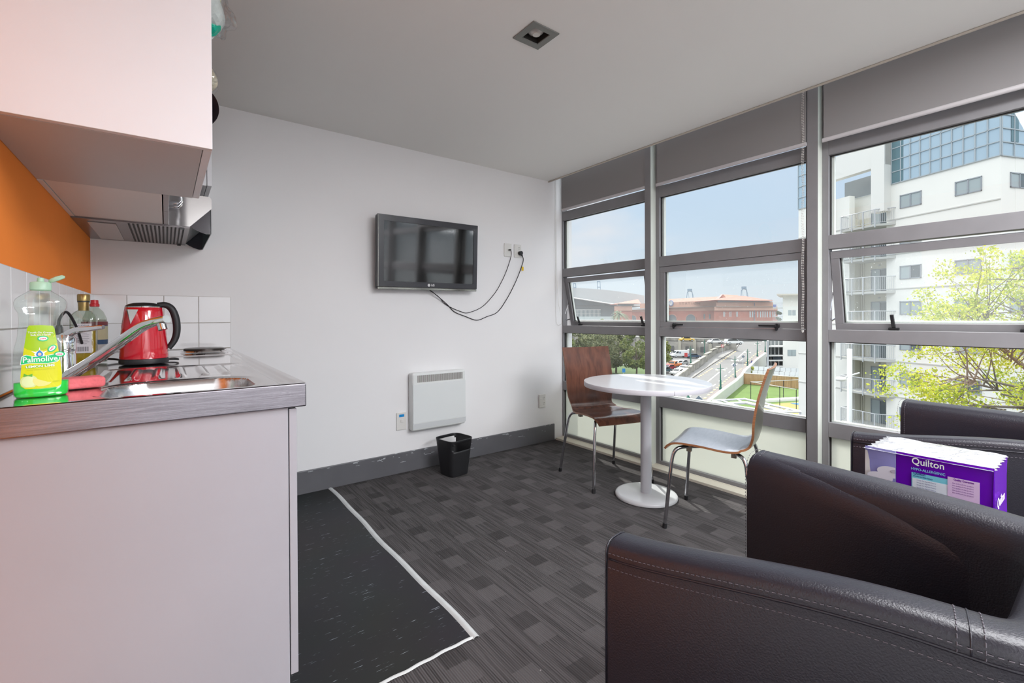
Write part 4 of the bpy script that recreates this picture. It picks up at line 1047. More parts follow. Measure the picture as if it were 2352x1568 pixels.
obj('lilac_wrap', MB().grid(pkf(ys_, PY1, PZ1), 10, 10), LILAC, pk, smooth=True)
obj('side_wrap', MB().grid(lambda u, v: (PX+(PX2-PX)*u, PY0-.002*math.sin(6*v), PZ0+(PZ1-.006-PZ0)*v), 10, 8), PURP, pk, smooth=True)
obj('back_wrap', MB().box(PX+.004, PX2, PY0+.002, PY1, PZ0+.001, PZ1-.012), mat('white tissue', (.75, .74, .74), .7), pk)
rr = random.Random(4); W_ = [(rr.uniform(20, 90), rr.uniform(20, 90), rr.uniform(0, 6), rr.uniform(.3, 1)) for _ in range(22)]
def crinkle(u, v):
    y = PY1+(PY0-PY1)*u; x = PX+(PX2-PX)*v
    h = sum(w*abs(math.sin(a*y+b*x+p)) for a, b, p, w in W_)/len(W_)
    e = ss(0, .08, u)*ss(0, .08, 1-u)*ss(0, .12, v)*ss(0, .1, 1-v)
    bulge = .010*max(0, math.sin(PI*u*3))**.5*.4
    return (x-.004*(1-e)*(1 if v < .5 else -1), y+.003*(1-e)*math.sin(40*v), PZ1-.004+e*(.030*(h-.42)+bulge)-.002*(1-e))
film = mat('crumpled clear film over white rolls', (.40, .405, .43), .15, coat=.8, bump=1.0, bscale=34, bdist=.014, var=.16, vscale=45)
obj('crinkled_top', MB().grid(crinkle, 120, 70), film, pk)
# rolls printed on the lilac side
g = MB()
def ly(x, y): p = at(x, y, X=PX); return p
def disc(cx, cy, rx, ry, m, name, par, off):
    c = ly(cx, cy); ry_ = abs(ly(cx+rx, cy).y-c.y); rz_ = abs(ly(cx, cy+ry).z-c.z)
    pts = []
    for i in range(36):
        A = 2*PI*i/36; y = c.y+ry_*math.cos(A); z = c.z+rz_*math.sin(A)
        pts.append((PX-off, min(PY1-.002, max(ys_+.0006, y)), z))
    return obj(name, MB().add(pts, [list(range(36))]), m, par)
lil = [c for c in ALLKIDS(pk) if c.name.startswith('lilac')][0]
RW = mat('printed roll white', (.72, .70, .78), .4)
disc(2046, 1084, 32, 13, RW, 'roll_print', lil, .0030); disc(2022, 1094, 30, 11, RW, 'roll_print', lil, .0034)
disc(2058, 1083, 12, 4.5, mat('roll core print', (.45, .43, .52), .5), 'roll_core_print', lil, .0037)
def face_text(g, t, sz, px, py, sx=1, bold=0, off=.0016, rot=0):
    p = ly(px, py); g.text(t, sz, mtx((PX-off, p.y, p.z), (0, -1, 0), (0, 0, 1)) @ Matrix.Rotation(rot, 4, 'Z'), 0, sx=sx, bold=bold)
sc = abs(ly(2098, 1065).y-ly(2166, 1065).y)
g = MB(); face_text(g, 'Quilton', .0235, 2132, 1064, sx=.86, bold=.0003, off=.005)
obj('brand_lettering', g, WRITEW, fr)
g = MB(); face_text(g, 'HYPO-ALLERGENIC', .0088, 2132, 1082, sx=.86, bold=.0001, off=.004); obj('subtitle_lettering', g, mat('cyan print', (.25, .62, .78), .4), fr)
def panel(px0, py0, px1, py1, m, name, off=.0012):
    a = ly(px0, py0); b = ly(px1, py1)
    return obj(name, MB().box(PX-off-.0002, PX-off, b.y, a.y, b.z-.06, a.z), m, fr)
pc = panel(2094, 1083, 2178, 1100, mat('cyan panel', (.20, .60, .74), .35), 'cyan_panel')
p0 = ly(2098, 1098)
obj('white_panel', MB().box(PX-.0017, PX-.0015, ly(2178, 1100).y, ly(2096, 1100).y, ly(2130, 1125).z-.02, ly(2130, 1103).z), mat('pale blue panel', (.70, .76, .84), .4), pc)
g = MB(); face_text(g, 'Quilton', .0085, 2112, 1088, sx=.9, bold=.0002, off=.002); face_text(g, "it's the big little luxury", .0052, 2120, 1096, sx=.80, bold=.0001, off=.002)
for i in range(5): face_text(g, 'brings the big little luxury', .0040, 2128, 1106+5.5*i, sx=.9, off=.0022)
obj('lettering', g, mat('navy print', (.02, .02, .22), .4), pc)
pp = obj('pink_panel', MB().box(PX-.0024, PX-.0022, ly(2251, 1106).y, ly(2177, 1098).y, ly(2200, 1130).z-.03, ly(2200, 1098).z), mat('pink panel', (.68, .50, .74), .4), fr)
g = MB(); face_text(g, 'Quality Guarantee', .0066, 2214, 1105, sx=.72, bold=.0002, off=.0027)
for i in range(5): face_text(g, 'the quality of this product', .0042, 2212, 1113+5.5*i, sx=.85, off=.0027)
obj('lettering', g, mat('purple print', (.16, .01, .30), .4), pp)
g = MB(); g.text('Quilton', .034, mtx((PX+.068, PY0-.0035, .655), (1, 0, 0), (0, 0, 1)), 0, sx=1.0, bold=.0004); obj('brand_lettering', g, WRITEW, fr)
# ================================================================== outside
G0 = -11.5
FH = Vector((math.sin(YAW), math.cos(YAW), 0)); RH = Vector((math.cos(YAW), -math.sin(YAW), 0))
def road_z(p): return G0 + max(0, Vector((p.x, p.y, 0)).dot(FH)-115)*.1
def gp(x, y): return at(x, y, Z=G0)
def rp(x, y, dz=0):
    d = ray(x, y); t = (G0-CP.z)/d.z; p = CP+d*t
    if p.dot(FH) <= 115: return Vector((p.x, p.y, G0+dz))
    lo, hi = 100, 230
    for _ in range(40):
        m = (lo+hi)/2; p = CP+d*m
        if p.z > road_z(p): lo = m
        else: hi = m
    return Vector((p.x, p.y, p.z+dz))
ASPH = mat('pale asphalt', (.155, .153, .15), .9, var=.06, vscale=.6); ASPH2 = mat('car park asphalt', (.12, .118, .115), .9, var=.08, vscale=.5)
PAVE = mat('footpath concrete', (.24, .235, .23), .9, var=.05, vscale=.5); STONE = mat('grey stone', (.25, .24, .215), .9, var=.3, vscale=.8)
STONEC = mat('stone coping', (.40, .38, .32), .9); WWALL = mat('white concrete wall', (.50, .52, .49), .8, var=.04, vscale=.4)
LAWN = mat('artificial lawn', (.09, .15, .03), .95, var=.12, vscale=.5); LAWN2 = mat('sand coloured court', (.26, .23, .08), .95)
TIMB = mat('timber boards', (.43, .27, .14), .85, var=.22, vscale=1.2, stretch=(6, 6, .4)); LPG = mat('green lamp paint', (.03, .14, .10), .5)
GLOBE = mat('white glass globe', (.75, .74, .70), .3); PAINTW = mat('road paint', (.75, .75, .74), .8); STUD = mat('amber road stud', (.80, .52, .20), .7)
APW = mat('white render', (.80, .795, .75), .8, var=.03, vscale=.25); APC = mat('cream cladding', (.62, .60, .50), .8); APG = mat('grey balcony metal', (.48, .50, .52), .5)
WINF = mat('grey window frame', (.30, .33, .36), .5); WING = mat('reflecting window glass', (.10, .13, .14), .08, spec=.8); WINP = mat('window with pale curtain', (.36, .42, .43), .3)
SKYG = mat('sky reflecting curtain glass', (.44, .56, .64), .12, spec=.6, metal=.3); SKYGD = mat('teal curtain glass', (.10, .19, .22), .12, spec=.7)
MULL = mat('curtain wall mullion', (.36, .41, .44), .5)
BRICK = mat('red brick', (.36, .125, .085), .85, var=.15, vscale=.5); BRICKP = mat('pale terracotta', (.52, .30, .22), .85, var=.08, vscale=.4); RROOF = mat('pink red roof', (.40, .13, .09), .7); GABR = mat('tiled roof', (.24, .135, .095), .8, var=.2, vscale=.6)
ARCHG = mat('grey arch glazing', (.12, .14, .15), .2); ARENA = mat('pale metal roof', (.42, .435, .44), .6); ARENAD = mat('dark soffit', (.09, .11, .13), .6); ARENAW = mat('grey arena wall', (.20, .225, .24), .7)
CRANE = mat('blue grey crane steel', (.22, .30, .38), .6)

def quad_strip(L, R_):
    m = MB(); vs = []
    for a, b in zip(L, R_): vs += [a, b]
    return m.add(vs, [(2*i, 2*i+1, 2*i+3, 2*i+2) for i in range(len(L)-1)])
struct(obj('ground', MB().box(3.2, 1500, -400, 900, G0-.5, G0-.04), ASPH2))
# upper road deck carried on an old arched stone wall
dk = [at(1525, 781, Z=-6.55), at(1690, 785, Z=-6.55)]
dk0 = dk[0]+(dk[0]-dk[1]).normalized()*60; off = FH*60
struct(obj('upper_road', MB().prism([dk0, dk[1], dk[1]+FH*17.5, dk[1]+RH*75+FH*17.5, dk[1]+RH*75+off, dk0+off], (0, 0, -.6)), ASPH))
# road with its ramp
ys_road = [960, 930, 905, 885, 868, 856, 846, 838, 830, 822, 815, 809, 803, 798, 791, 785, 779.6]
def lerpx(pts, y):
    for (x0, y0), (x1, y1) in zip(pts, pts[1:]):
        if y1 <= y <= y0: return x0+(x1-x0)*(y0-y)/(y0-y1)
    if y > pts[0][1]: (x0, y0), (x1, y1) = pts[0], pts[1]
    else: (x0, y0), (x1, y1) = pts[-2], pts[-1]
    return x0+(x1-x0)*(y0-y)/(y0-y1)
CURB = [(1480, 955), (1595, 865), (1640, 834), (1690, 803), (1693, 798)]
WALLB = [(1470, 945), (1579, 862), (1588, 855), (1620, 831), (1645, 812), (1682, 801), (1686, 798)]
RIGHT = [(1628, 950), (1660, 917), (1708, 872), (1745, 838), (1768, 812), (1772, 798)]
RK = [(1570, 960), (1612, 920), (1676, 866), (1716, 830), (1735, 813), (1752, 804), (1758, 798)]
struct(obj('road', quad_strip([rp(lerpx(CURB, y), y) for y in ys_road], [rp(lerpx(RK, y)+6, y) for y in ys_road]), ASPH))
struct(obj('footpath', quad_strip([rp(lerpx(WALLB, y), y, .10) for y in ys_road], [rp(lerpx(CURB, y), y, .10) for y in ys_road]), PAVE))
struct(obj('footpath', quad_strip([rp(lerpx(RK, y)+6, y, .10) for y in ys_road], [rp(lerpx(RIGHT, y), y, .10) for y in ys_road]), mat('pinkish paving', (.20, .17, .16), .9)))
kb_ = MB().tube([rp(lerpx(CURB, y), y, .06) for y in ys_road], .10, 5); struct(obj('kerb', kb_, mat('dark kerb', (.10, .085, .07), .9)))
def dashes(px, n, frac, w, m, name, kind='structure'):
    P = [rp(x, y, .02) for x, y in px]; Ls = [0]
    for a, b in zip(P, P[1:]): Ls.append(Ls[-1]+(b-a).length)
    def pos(s):
        for i in range(len(P)-1):
            if Ls[i] <= s <= Ls[i+1]+1e-6: return P[i].lerp(P[i+1], (s-Ls[i])/(Ls[i+1]-Ls[i]))
        return P[-1]
    g = MB(); T_ = Ls[-1]
    for i in range(n):
        a, b = pos(T_*i/n), pos(T_*(i+frac)/n); a.z = road_z(a)+.03; b.z = road_z(b)+.03
        sd = (b-a).cross(Vector((0, 0, 1))).normalized()*w
        g.add([a-sd, b-sd, b+sd, a+sd], [(0, 1, 2, 3)])
    o = obj(name, g, m); o['kind'] = kind; return o
dashes([(1604, 866), (1645, 838), (1692, 805)], 20, .42, .17, STUD, 'road_marking')
dashes([(1590, 938), (1612, 920), (1676, 866), (1716, 830), (1735, 813), (1752, 804)], 30, .42, .17, STUD, 'road_marking')
dashes([(1560, 930), (1625, 876), (1652, 855)], 1, 1, .12, PAINTW, 'road_marking')
dashes([(1600, 918), (1640, 885), (1668, 862), (1690, 838), (1712, 818)], 9, .4, .1, PAINTW, 'road_marking')
dashes([(1694, 822), (1712, 806)], 1, 1, .13, PAINTW, 'road_marking')
dashes([(1668, 846), (1690, 830), (1704, 812)], 4, .5, .12, PAINTW, 'road_marking')
# stone wall with pilasters
st = thing('stone_wall', 'long stepped grey stone wall with piers between car park and the road', 'wall', tuple(rp(1588, 855)))
PW = [rp(x, y) for x, y in ((1552, 883), (1579, 862), (1588, 855), (1620, 831), (1645, 812), (1682, 801))]
for i, (a, b) in enumerate(zip(PW, PW[1:])):
    d = (b-a); h = 1.5; n_ = 2
    for q in range(n_):
        A = a.lerp(b, q/n_); B = a.lerp(b, (q+1)/n_); zt = max(A.z, B.z)+h; sd = Vector((d.y, -d.x, 0)).normalized()*.22
        obj('wall_section', MB().prism([A-sd, B-sd, B+sd, A+sd], (0, 0, h)), STONE, st)
        obj('coping', MB().prism([Vector((*(A-sd*1.5).xy, zt-.12)), Vector((*(B-sd*1.5).xy, zt-.0)), Vector((*(B+sd*1.5).xy, zt)), Vector((*(A+sd*1.5).xy, zt-.12))], (0, 0, .22)), STONEC, st)
for p in PW[1:]:
    obj('pier', MB().box(p.x-.42, p.x+.42, p.y-.42, p.y+.42, G0, p.z+1.95), STONE, st)
# retaining wall of the upper road
rw = thing('retaining_wall', 'weathered grey stone retaining wall with balustrade carrying the upper road', 'wall', tuple(dk[0]))
a, b = dk0+FH*-.5, dk[1]-FH*.5; hh = dk[0].z-G0
obj('wall_face', MB().prism([Vector((*a.xy, G0)), Vector((*b.xy, G0)), Vector((*(b+FH*.5).xy, G0)), Vector((*(a+FH*.5).xy, G0))], (0, 0, hh)), mat('weathered stone', (.30, .285, .26), .9, var=.25, vscale=.3, stretch=(1, 1, 3)), rw)
obj('parapet', MB().prism([Vector((*a.xy, G0+hh-.3)), Vector((*b.xy, G0+hh-.3)), Vector((*(b+FH*.5).xy, G0+hh-.3)), Vector((*(a+FH*.5).xy, G0+hh-.3))], (0, 0, 1.15)), STONE, rw)
dl_ = (b-a).normalized(); L_ = (b-a).length
for i in range(14):
    p = b-dl_*(3+4.6*i)-FH*.25
    obj('pilaster', MB().prism([Vector((*(p-dl_*.4-FH*.2).xy, G0)), Vector((*(p+dl_*.4-FH*.2).xy, G0)), Vector((*(p+dl_*.4+FH*.3).xy, G0)), Vector((*(p-dl_*.4+FH*.3).xy, G0))], (0, 0, hh+.4)), STONEC, rw)
    q = p-dl_*2.3
    obj('recess', MB().prism([Vector((*(q-dl_*.5-FH*.06).xy, G0+1.6)), Vector((*(q+dl_*.5-FH*.06).xy, G0+1.6)), Vector((*(q+dl_*.5+FH*.1).xy, G0+1.6)), Vector((*(q-dl_*.5+FH*.1).xy, G0+1.6))], (0, 0, 1.6)), mat('dark recess stone', (.12, .12, .12), .9) if 'dark recess stone' not in MATS else MATS['dark recess stone'], rw)
struct(obj('deck_rail', MB().tube([a+Vector((0, 0, 1.9)), b+Vector((0, 0, 1.9))], .07, 6), mat('cream rail', (.62, .55, .42), .6)))

# low white wall along the lawn
B0, B1 = gp(1654, 926.6), gp(1707.7, 882); dd = (B1-B0).normalized(); nn = Vector((dd.y, -dd.x, 0))
ww = thing('garden_wall', 'long white stepped wall between the road and the green lawn', 'wall', tuple(B0))
tops = [(1625, 925), (1637, 915), (1665, 893), (1694, 872.5), (1706, 861), (1714, 849), (1722, 842), (1740, 825), (1760, 810)]
pp = []
for x, y in tops:
    r_ = ray(x, 729); r2 = Vector((r_.x, r_.y)); # intersect the vertical plane of the wall
    den = r2.x*dd.y-r2.y*dd.x; t = (B0.x*dd.y-B0.y*dd.x)/den
    p = CP+ray(x, y)*t; pp.append(p)
for a, b in zip(pp, pp[1:]):
    z0 = G0-.2
    obj('wall_section', MB().prism([Vector((a.x, a.y, z0)), Vector((b.x, b.y, z0)), Vector((b.x, b.y, b.z-.15)), Vector((a.x, a.y, a.z-.15))], -nn*.3), WWALL, ww)
    obj('coping', MB().prism([a-Vector((0, 0, .15)), b-Vector((0, 0, .15)), b, a], -nn*.45), mat('white coping', (.78, .78, .76), .7) if 'white coping' not in MATS else MATS['white coping'], ww)
lw = MB(); C_ = gp(1850, 895); D_ = gp(1850, 1010); E_ = gp(1580, 1010)
lw.add([B0+Vector((0, 0, .03)), gp(1610, 965)+Vector((0, 0, .03)), D_+Vector((0, 0, .03)), C_+Vector((0, 0, .03))+RH*12, B1+Vector((0, 0, .03))], [(0, 1, 2, 3, 4)]); struct(obj('lawn', lw, LAWN))
yl = MB(); q = [gp(1745, 931), gp(1700, 955), gp(1850, 975), gp(1850, 922)]; yl.add([p+Vector((0, 0, .06)) for p in q], [(0, 1, 2, 3)]); struct(obj('lawn_court', yl, LAWN2))
yl = MB()
for (x0, y0, x1, y1, w) in ((1745, 923.5, 1850, 917, .55),):
    a, b = gp(x0, y0), gp(x1, y1); s_ = (b-a).cross(Vector((0, 0, 1))).normalized()*w; yl.prism([a-s_, b-s_, b+s_, a+s_], (0, 0, .35))
struct(obj('lawn_kerb', yl, mat('white kerb', (.75, .75, .73), .8)))
q = [gp(1815, 927), gp(1840, 932), gp(1850, 926)]; struct(obj('court_marking', MB().add([p+Vector((0, 0, .09)) for p in q], [(0, 1, 2)]), mat('blue court paint', (.03, .15, .55), .8)))
# timber fence
fa, fb = gp(1707.5, 881.5), gp(1850, 894); fn = (fb-fa).normalized(); fs_ = Vector((fn.y, -fn.x, 0))
tf = thing('timber_fence', 'light brown vertical board fence at the back of the lawn', 'fence', tuple(fa))
obj('boards', MB().prism([fa, fb, fb+fs_*-.06, fa+fs_*-.06], (0, 0, 2.0)), TIMB, tf)
obj('top_rail', MB().prism([fa+Vector((0, 0, 2.0))+fs_*.05, fb+Vector((0, 0, 2.0))+fs_*.05, fb+Vector((0, 0, 2.0))-fs_*.12, fa+Vector((0, 0, 2.0))-fs_*.12], (0, 0, .10)), MATS['white coping'], tf)
for i in range(8):
    p = fa.lerp(fb, (i+.3)/8)+fs_*.04; obj('post', MB().prism([p-fn*.06, p+fn*.06, p+fn*.06+fs_*.06, p-fn*.06+fs_*.06], (0, 0, 1.95)), TIMB, tf)
# translucent panel screens behind the fence
for row, (y0, y1, dz, lab) in enumerate(((841, 849.5, 0, 'upper'), (850.5, 859, 0, 'lower'))):
    gs = thing('glass_balustrade', ('upper' if row == 0 else 'lower')+' row of white glass panels behind the timber fence', 'glass panels', tuple(at(1790, 855, D=96-row*4)), 'white glass panel rows')
    for i in range(9):
        x0 = 1731+row*-2+i*12.3; yo = i*.55
        a, b = at(x0, y0+yo, D=96-row*4), at(x0+10.6, y1+yo+.3, D=96-row*4)
        obj('panel', MB().prism([a, Vector((b.x, b.y, a.z)), Vector((b.x, b.y, b.z)), Vector((a.x, a.y, b.z))], FH*.05), mat('white glass panel', (.74, .78, .78), .2) if 'white glass panel' not in MATS else MATS['white glass panel'], gs)
        obj('post', MB().tube([Vector((a.x, a.y, b.z-(1.2 if row else 2.4)))-RH*.06, Vector((a.x, a.y, a.z))-RH*.06], .04, 5), APG, gs)
# black net frame on the lawn
nf = thing('net_frame', 'thin black steel goal frame standing on the green lawn', 'frame', tuple(gp(1757, 929)))
def vpost(x, yt, yb):
    b = gp(x, yb); t = (b-CP).dot(_F); a = CP+ray(x, yt)*t; return a, b
prs = [vpost(*q) for q in ((1724.6, 876.6, 918), (1756.5, 881.5, 929.5), (1762, 875.4, 920), (1791, 887.5, 938), (1799.5, 873.5, 917), (1829, 894, 941), (1838, 871.5, 915))]
for a, b in prs: obj('post', MB().tube([a, b], .045, 5), BLKM, nf)
for i, j in ((0, 1), (1, 3), (3, 5), (2, 4), (4, 6), (0, 2)): obj('rail', MB().tube([prs[i][0], prs[j][0]], .05, 5), APG, nf)
# white steel canopy frame close below the window
cf = thing('canopy_frame', 'white steel roof frame in the foreground above the lawn', 'frame', tuple(at(1740, 935, Z=-5)))
def cz(x, y, z=-5): return at(x, y, Z=z)
def c3(x, y): return (1590+x/8.71, 860+y/8.71)
for pl_, r_ in (([(410, 520), (1050, 487), (2165, 735)], .075), ([(410, 528), (1160, 705), (1335, 742), (2165, 742)], .075), ([(590, 515), (960, 648), (1150, 690)], .06), ([(700, 578), (1080, 562), (1800, 722)], .11), ([(900, 495), (1030, 562)], .05), ([(1560, 600), (1480, 650)], .05), ([(1920, 690), (1820, 735)], .05), ([(1340, 735), (1780, 722)], .08)):
    obj('beam', MB().tube([cz(*c3(*q)) for q in pl_], r_, 6), mat('white steel', (.66, .68, .70), .5) if 'white steel' not in MATS else MATS['white steel'], cf)
for q in ((410, 525), (2165, 738), (1160, 705)):
    p = cz(*c3(*q)); obj('post', MB().tube([p, Vector((p.x, p.y, G0))], .07, 6), MATS['white steel'], cf)

# street lamps
def street_lamp(x, yb, yt, lab, plinth=0, up=True):
    b = rp(x, yb); D = (b-CP).dot(_F); h = (yb-yt)/FPX*D
    t = thing('street_lamp', lab, 'street lamp', tuple(b), 'green street lamps')
    obj('pole', MB().tube([b, b+Vector((0, 0, .5)), b+Vector((0, 0, .55)), b+Vector((0, 0, h*.42)), b+Vector((0, 0, h*.45)), b+Vector((0, 0, h*.9)), b+Vector((0, 0, h))], [.26, .24, .17, .14, .10, .08, .05], 8), LPG, t)
    obj('crossarm', MB().tube([b+RH*-.62+Vector((0, 0, h*.84)), b+RH*.62+Vector((0, 0, h*.84))], .05, 6), LPG, t)
    for s_ in (-1, 1):
        c = b+RH*.62*s_+Vector((0, 0, h*.84+(-.3 if not up else -.3))); sobj('globe', MB().sphere(c, .25, 12, 8), GLOBE, t)
    if plinth: obj('plinth', MB().box(b.x-.5, b.x+.5, b.y-.5, b.y+.5, b.z-plinth, b.z+.05), mat('dark plinth', (.10, .095, .09), .9) if 'dark plinth' not in MATS else MATS['dark plinth'], t)
    return t
for args in ((1655, 896, 836, 'nearest green street lamp right of the road, left of the chair back', 1.0), (1688.3, 867.5, 817, 'second green street lamp from the viewer along the white wall', 1.0), (1717, 841.5, 801, 'third green street lamp along the white wall by the walking person', .6),
             (1739.5, 819, 782.5, 'fourth green street lamp along the white wall, globes against the grey wall', .8), (1757.6, 809, 778, 'farthest green street lamp along the white wall, beside the glass building', .7),
             (1586.6, 835, 794, 'green street lamp in the car park in front of the orange pickup', 0), (1618, 816, 779, 'green street lamp above the middle of the stone wall', 0), (1642.8, 799, 768, 'green street lamp at the far end of the stone wall', 0),
             (1580.8, 918, 872, 'green street lamp post showing just below the round tabletop', .6), (1667.5, 792, 763, 'green street lamp in front of the silver car on the upper road', 0),
             (1440.8, 833, 805, 'small green street lamp with two globes in front of the dense trees', 0)):
    street_lamp(*args)
# road signs
def sign(kind, x, y, yb, r, lab, cols, D=None):
    b = rp(x, yb); D = (b-CP).dot(_F); c = CP+ray(x, y)*D; R2 = r/FPX*D
    t = thing('road_sign', lab, 'sign', tuple(b))
    obj('pole', MB().tube([b, Vector((b.x, b.y, c.z+R2*.5))], .05, 6), MATS['white steel'], t)
    def shp(k, R_, o):
        n = 4 if k == 'd' else 28; a0 = 0
        if k == 's': pts = [(-R_, -R_*1.25), (R_, -R_*1.25), (R_, R_*1.25), (-R_, R_*1.25)]
        else: pts = [(R_*math.cos(2*PI*i/n), R_*math.sin(2*PI*i/n)) for i in range(n)]
        return MB().prism([c+RH*u+Vector((0, 0, v))-FH*(.06+o) for u, v in pts], FH*.02)
    obj('face', shp(kind, R2, 0), cols[0], t)
    if len(cols) > 1: obj('face_centre', shp(kind, R2*.72, .012), cols[1], t)
    return t, c, R2
SB = mat('blue grey sign', (.11, .15, .21), .5); SR2 = mat('sign red', (.50, .05, .05), .5); SW = mat('sign white', (.72, .72, .72), .5); SBL = mat('sign blue', (.01, .22, .62), .5)
sign('d', 1706.7, 818.7, 853, 3.6, 'small blue grey diamond sign on a pole beyond the second lamp', [SB])
sign('d', 1686.5, 838.5, 868, 4.6, 'blue grey diamond sign on the left of the second street lamp', [SB])
sign('d', 1604.5, 917, 945, 9.0, 'large blue grey diamond sign just above the window transom', [SB])
t_, c_, r_ = sign('o', 1659, 794.3, 812, 3.6, 'round red and white no-turn sign beside the stone wall', [SR2, SW])
obj('slash', MB().prism([c_+RH*(-r_*.6)+Vector((0, 0, r_*.4))-FH*.09, c_+RH*(-r_*.4)+Vector((0, 0, r_*.6))-FH*.09, c_+RH*(r_*.6)+Vector((0, 0, -r_*.4))-FH*.09, c_+RH*(r_*.4)+Vector((0, 0, -r_*.6))-FH*.09], FH*.01), SR2, t_)
t_, c_, r_ = sign('s', 1432.5, 850.5, 868, 3.6, 'small bright blue square sign below the trees at the tabletop edge', [SBL])
sign('s', 1575.5, 814.5, 822, 3.6, 'red board sign beside the white van in the car park', [SR2])
# traffic
def car(lab, x, y, col, head, kind='car', group='parked cars', z=None):
    p = gp(x, y) if z is None else at(x, y, Z=z)
    t = thing('car' if kind != 'van' else 'van', lab, 'car' if kind != 'van' else 'van', (0, 0, 0), group)
    L, Wd, Hh = {'car': (4.4, 1.75, 1.42), 'suv': (4.6, 1.85, 1.7), 'van': (5.2, 2.0, 2.25), 'pickup': (5.0, 1.85, 1.75)}[kind]
    h = L/2
    P = {'car': [(-h, .35), (-h, .78), (-h*.78, .90), (-h*.52, 1.36), (-.1, 1.42), (.55, 1.34), (h*.52, .92), (h*.93, .76), (h, .62), (h, .35)],
         'suv': [(-h, .4), (-h*.98, 1.05), (-h*.86, 1.62), (-.3, 1.7), (.5, 1.62), (h*.48, 1.05), (h*.95, .92), (h, .7), (h, .4)],
         'van': [(-h, .45), (-h, 2.15), (-h*.9, 2.25), (h*.45, 2.2), (h*.74, 1.35), (h*.97, 1.1), (h, .8), (h, .45)],
         'pickup': [(-h, .5), (-h, 1.08), (-.45, 1.08), (-.35, 1.68), (0, 1.75), (.7, 1.66), (h*.48, 1.12), (h*.95, 1.0), (h, .75), (h, .5)]}[kind]
    m = mat('car paint', col, .25, coat=.4)
    obj('body', MB().prism([(a, -Wd/2, b) for a, b in P], (0, Wd, 0)), m, t, bevel=.09, seg=2)
    gm = MATS['car glass'] if 'car glass' in MATS else mat('car glass', (.02, .025, .03), .08)
    Q = {'car': [(-h*.66, .95), (-h*.49, 1.30), (-.1, 1.36), (.50, 1.28), (h*.44, .95)], 'suv': [(-h*.86, 1.1), (-h*.8, 1.52), (-.3, 1.6), (.46, 1.53), (h*.42, 1.1)],
         'van': [(h*.30, 1.4), (h*.30, 1.98), (h*.48, 1.98), (h*.68, 1.4)], 'pickup': [(-.36, 1.15), (-.28, 1.6), (0, 1.66), (.64, 1.58), (h*.42, 1.15)]}[kind]
    obj('side_windows', MB().prism([(a, -Wd/2-.012, b) for a, b in Q], (0, Wd+.024, 0)), gm, t)
    fr_ = (Q[-1], Q[-2]) ; bk = (Q[0], Q[1])
    g = MB()
    def pane(a, b, sgn):
        o = Vector((sgn*.13, 0, .05)); g.add([Vector((a[0], -Wd/2+.16, a[1]))+o, Vector((a[0], Wd/2-.16, a[1]))+o, Vector((b[0], Wd/2-.22, b[1]))+o, Vector((b[0], -Wd/2+.22, b[1]))+o], [(0, 1, 2, 3)])
    pane(*fr_, 1)
    if kind != 'van': pane(*bk, -1)
    obj('windscreen', g, gm, t)
    wm_ = MATS['tyre'] if 'tyre' in MATS else mat('tyre', (.02, .02, .02), .8)
    for sx in (-1, 1):
        for sy in (-1, 1):
            w_ = sobj('wheel', MB().cyl((sx*h*.62, sy*(Wd/2-.18), .33), (sx*h*.62, sy*(Wd/2+.015), .33), .33, 16), wm_, t)
            sobj('hubcap', MB().cyl((sx*h*.62, sy*(Wd/2+.016), .33), (sx*h*.62, sy*(Wd/2+.024), .33), .2, 12), APG, w_)
    g = MB().box(-h-.01, -h+.02, -Wd/2+.1, -Wd/2+.35, .62, .78).box(-h-.01, -h+.02, Wd/2-.35, Wd/2-.1, .62, .78); obj('tail_lights', g, SR2, t)
    if kind == 'van':
        obj('side_mark', MB().lathe([(.3, 0), (.3, .01)], n=24), SB, t)
        q = [c for c in ALLKIDS(t) if c.name.startswith('side_mark')][0]; q.matrix_basis = Matrix.Translation((h*.12, Wd/2+.002, 1.55)) @ Matrix.Rotation(-PI/2, 4, 'X')
    t.location = p; t.rotation_euler = (0, 0, head); return t
HR = -YAW   # heading across the view
car('white delivery van parked before the grey retaining wall', 1561, 820.5, (.75, .76, .76), HR+PI+.1, 'van', 'parked vans')
car('white car just left of the white van, half hidden by the tree', 1543, 818, (.70, .71, .71), HR+PI)
car('dark blue saloon parked right of the red board sign', 1593, 822, (.05, .09, .15), HR+.1)
car('dark green car in the shade behind the silver cars', 1528, 828, (.02, .06, .05), HR+.5)
car('silver car at the right end of the nearer parked row', 1566, 838.5, (.45, .46, .47), HR+PI/2+2.3)
car('white car between the orange pickup and the silver car', 1555, 839.5, (.66, .66, .65), HR+PI/2+2.3)
car('orange pickup in the middle of the nearer parked row', 1546.5, 844.5, (.55, .14, .02), HR+PI/2+2.3, 'pickup')
car('dark red car next to the orange pickup', 1534, 850, (.30, .02, .04), HR+PI/2+2.3)
car('dark teal car next to the dark red car', 1524, 856, (.05, .10, .12), HR+PI/2+2.3)
car('white car at the tabletop edge, roof below the stone wall', 1560, 861, (.70, .70, .69), HR+PI+.5)
car('pale car partly hidden behind the near stone pier', 1573, 852.5, (.42, .42, .46), HR+PI+.5)
car('white car on the upper road, left of the silver one', 1643.5, 789, (.72, .72, .72), HR+PI+PI, group='cars on the upper road', z=-6.5)
car('silver estate car on the upper road by the far lamp', 1685, 791.5, (.60, .62, .64), HR, 'suv', group='cars on the upper road', z=-6.5)
car('yellow taxi on the upper road above the retaining wall', 1577, 783.5, (.70, .45, .06), HR, group='cars on the upper road', z=-6.5)

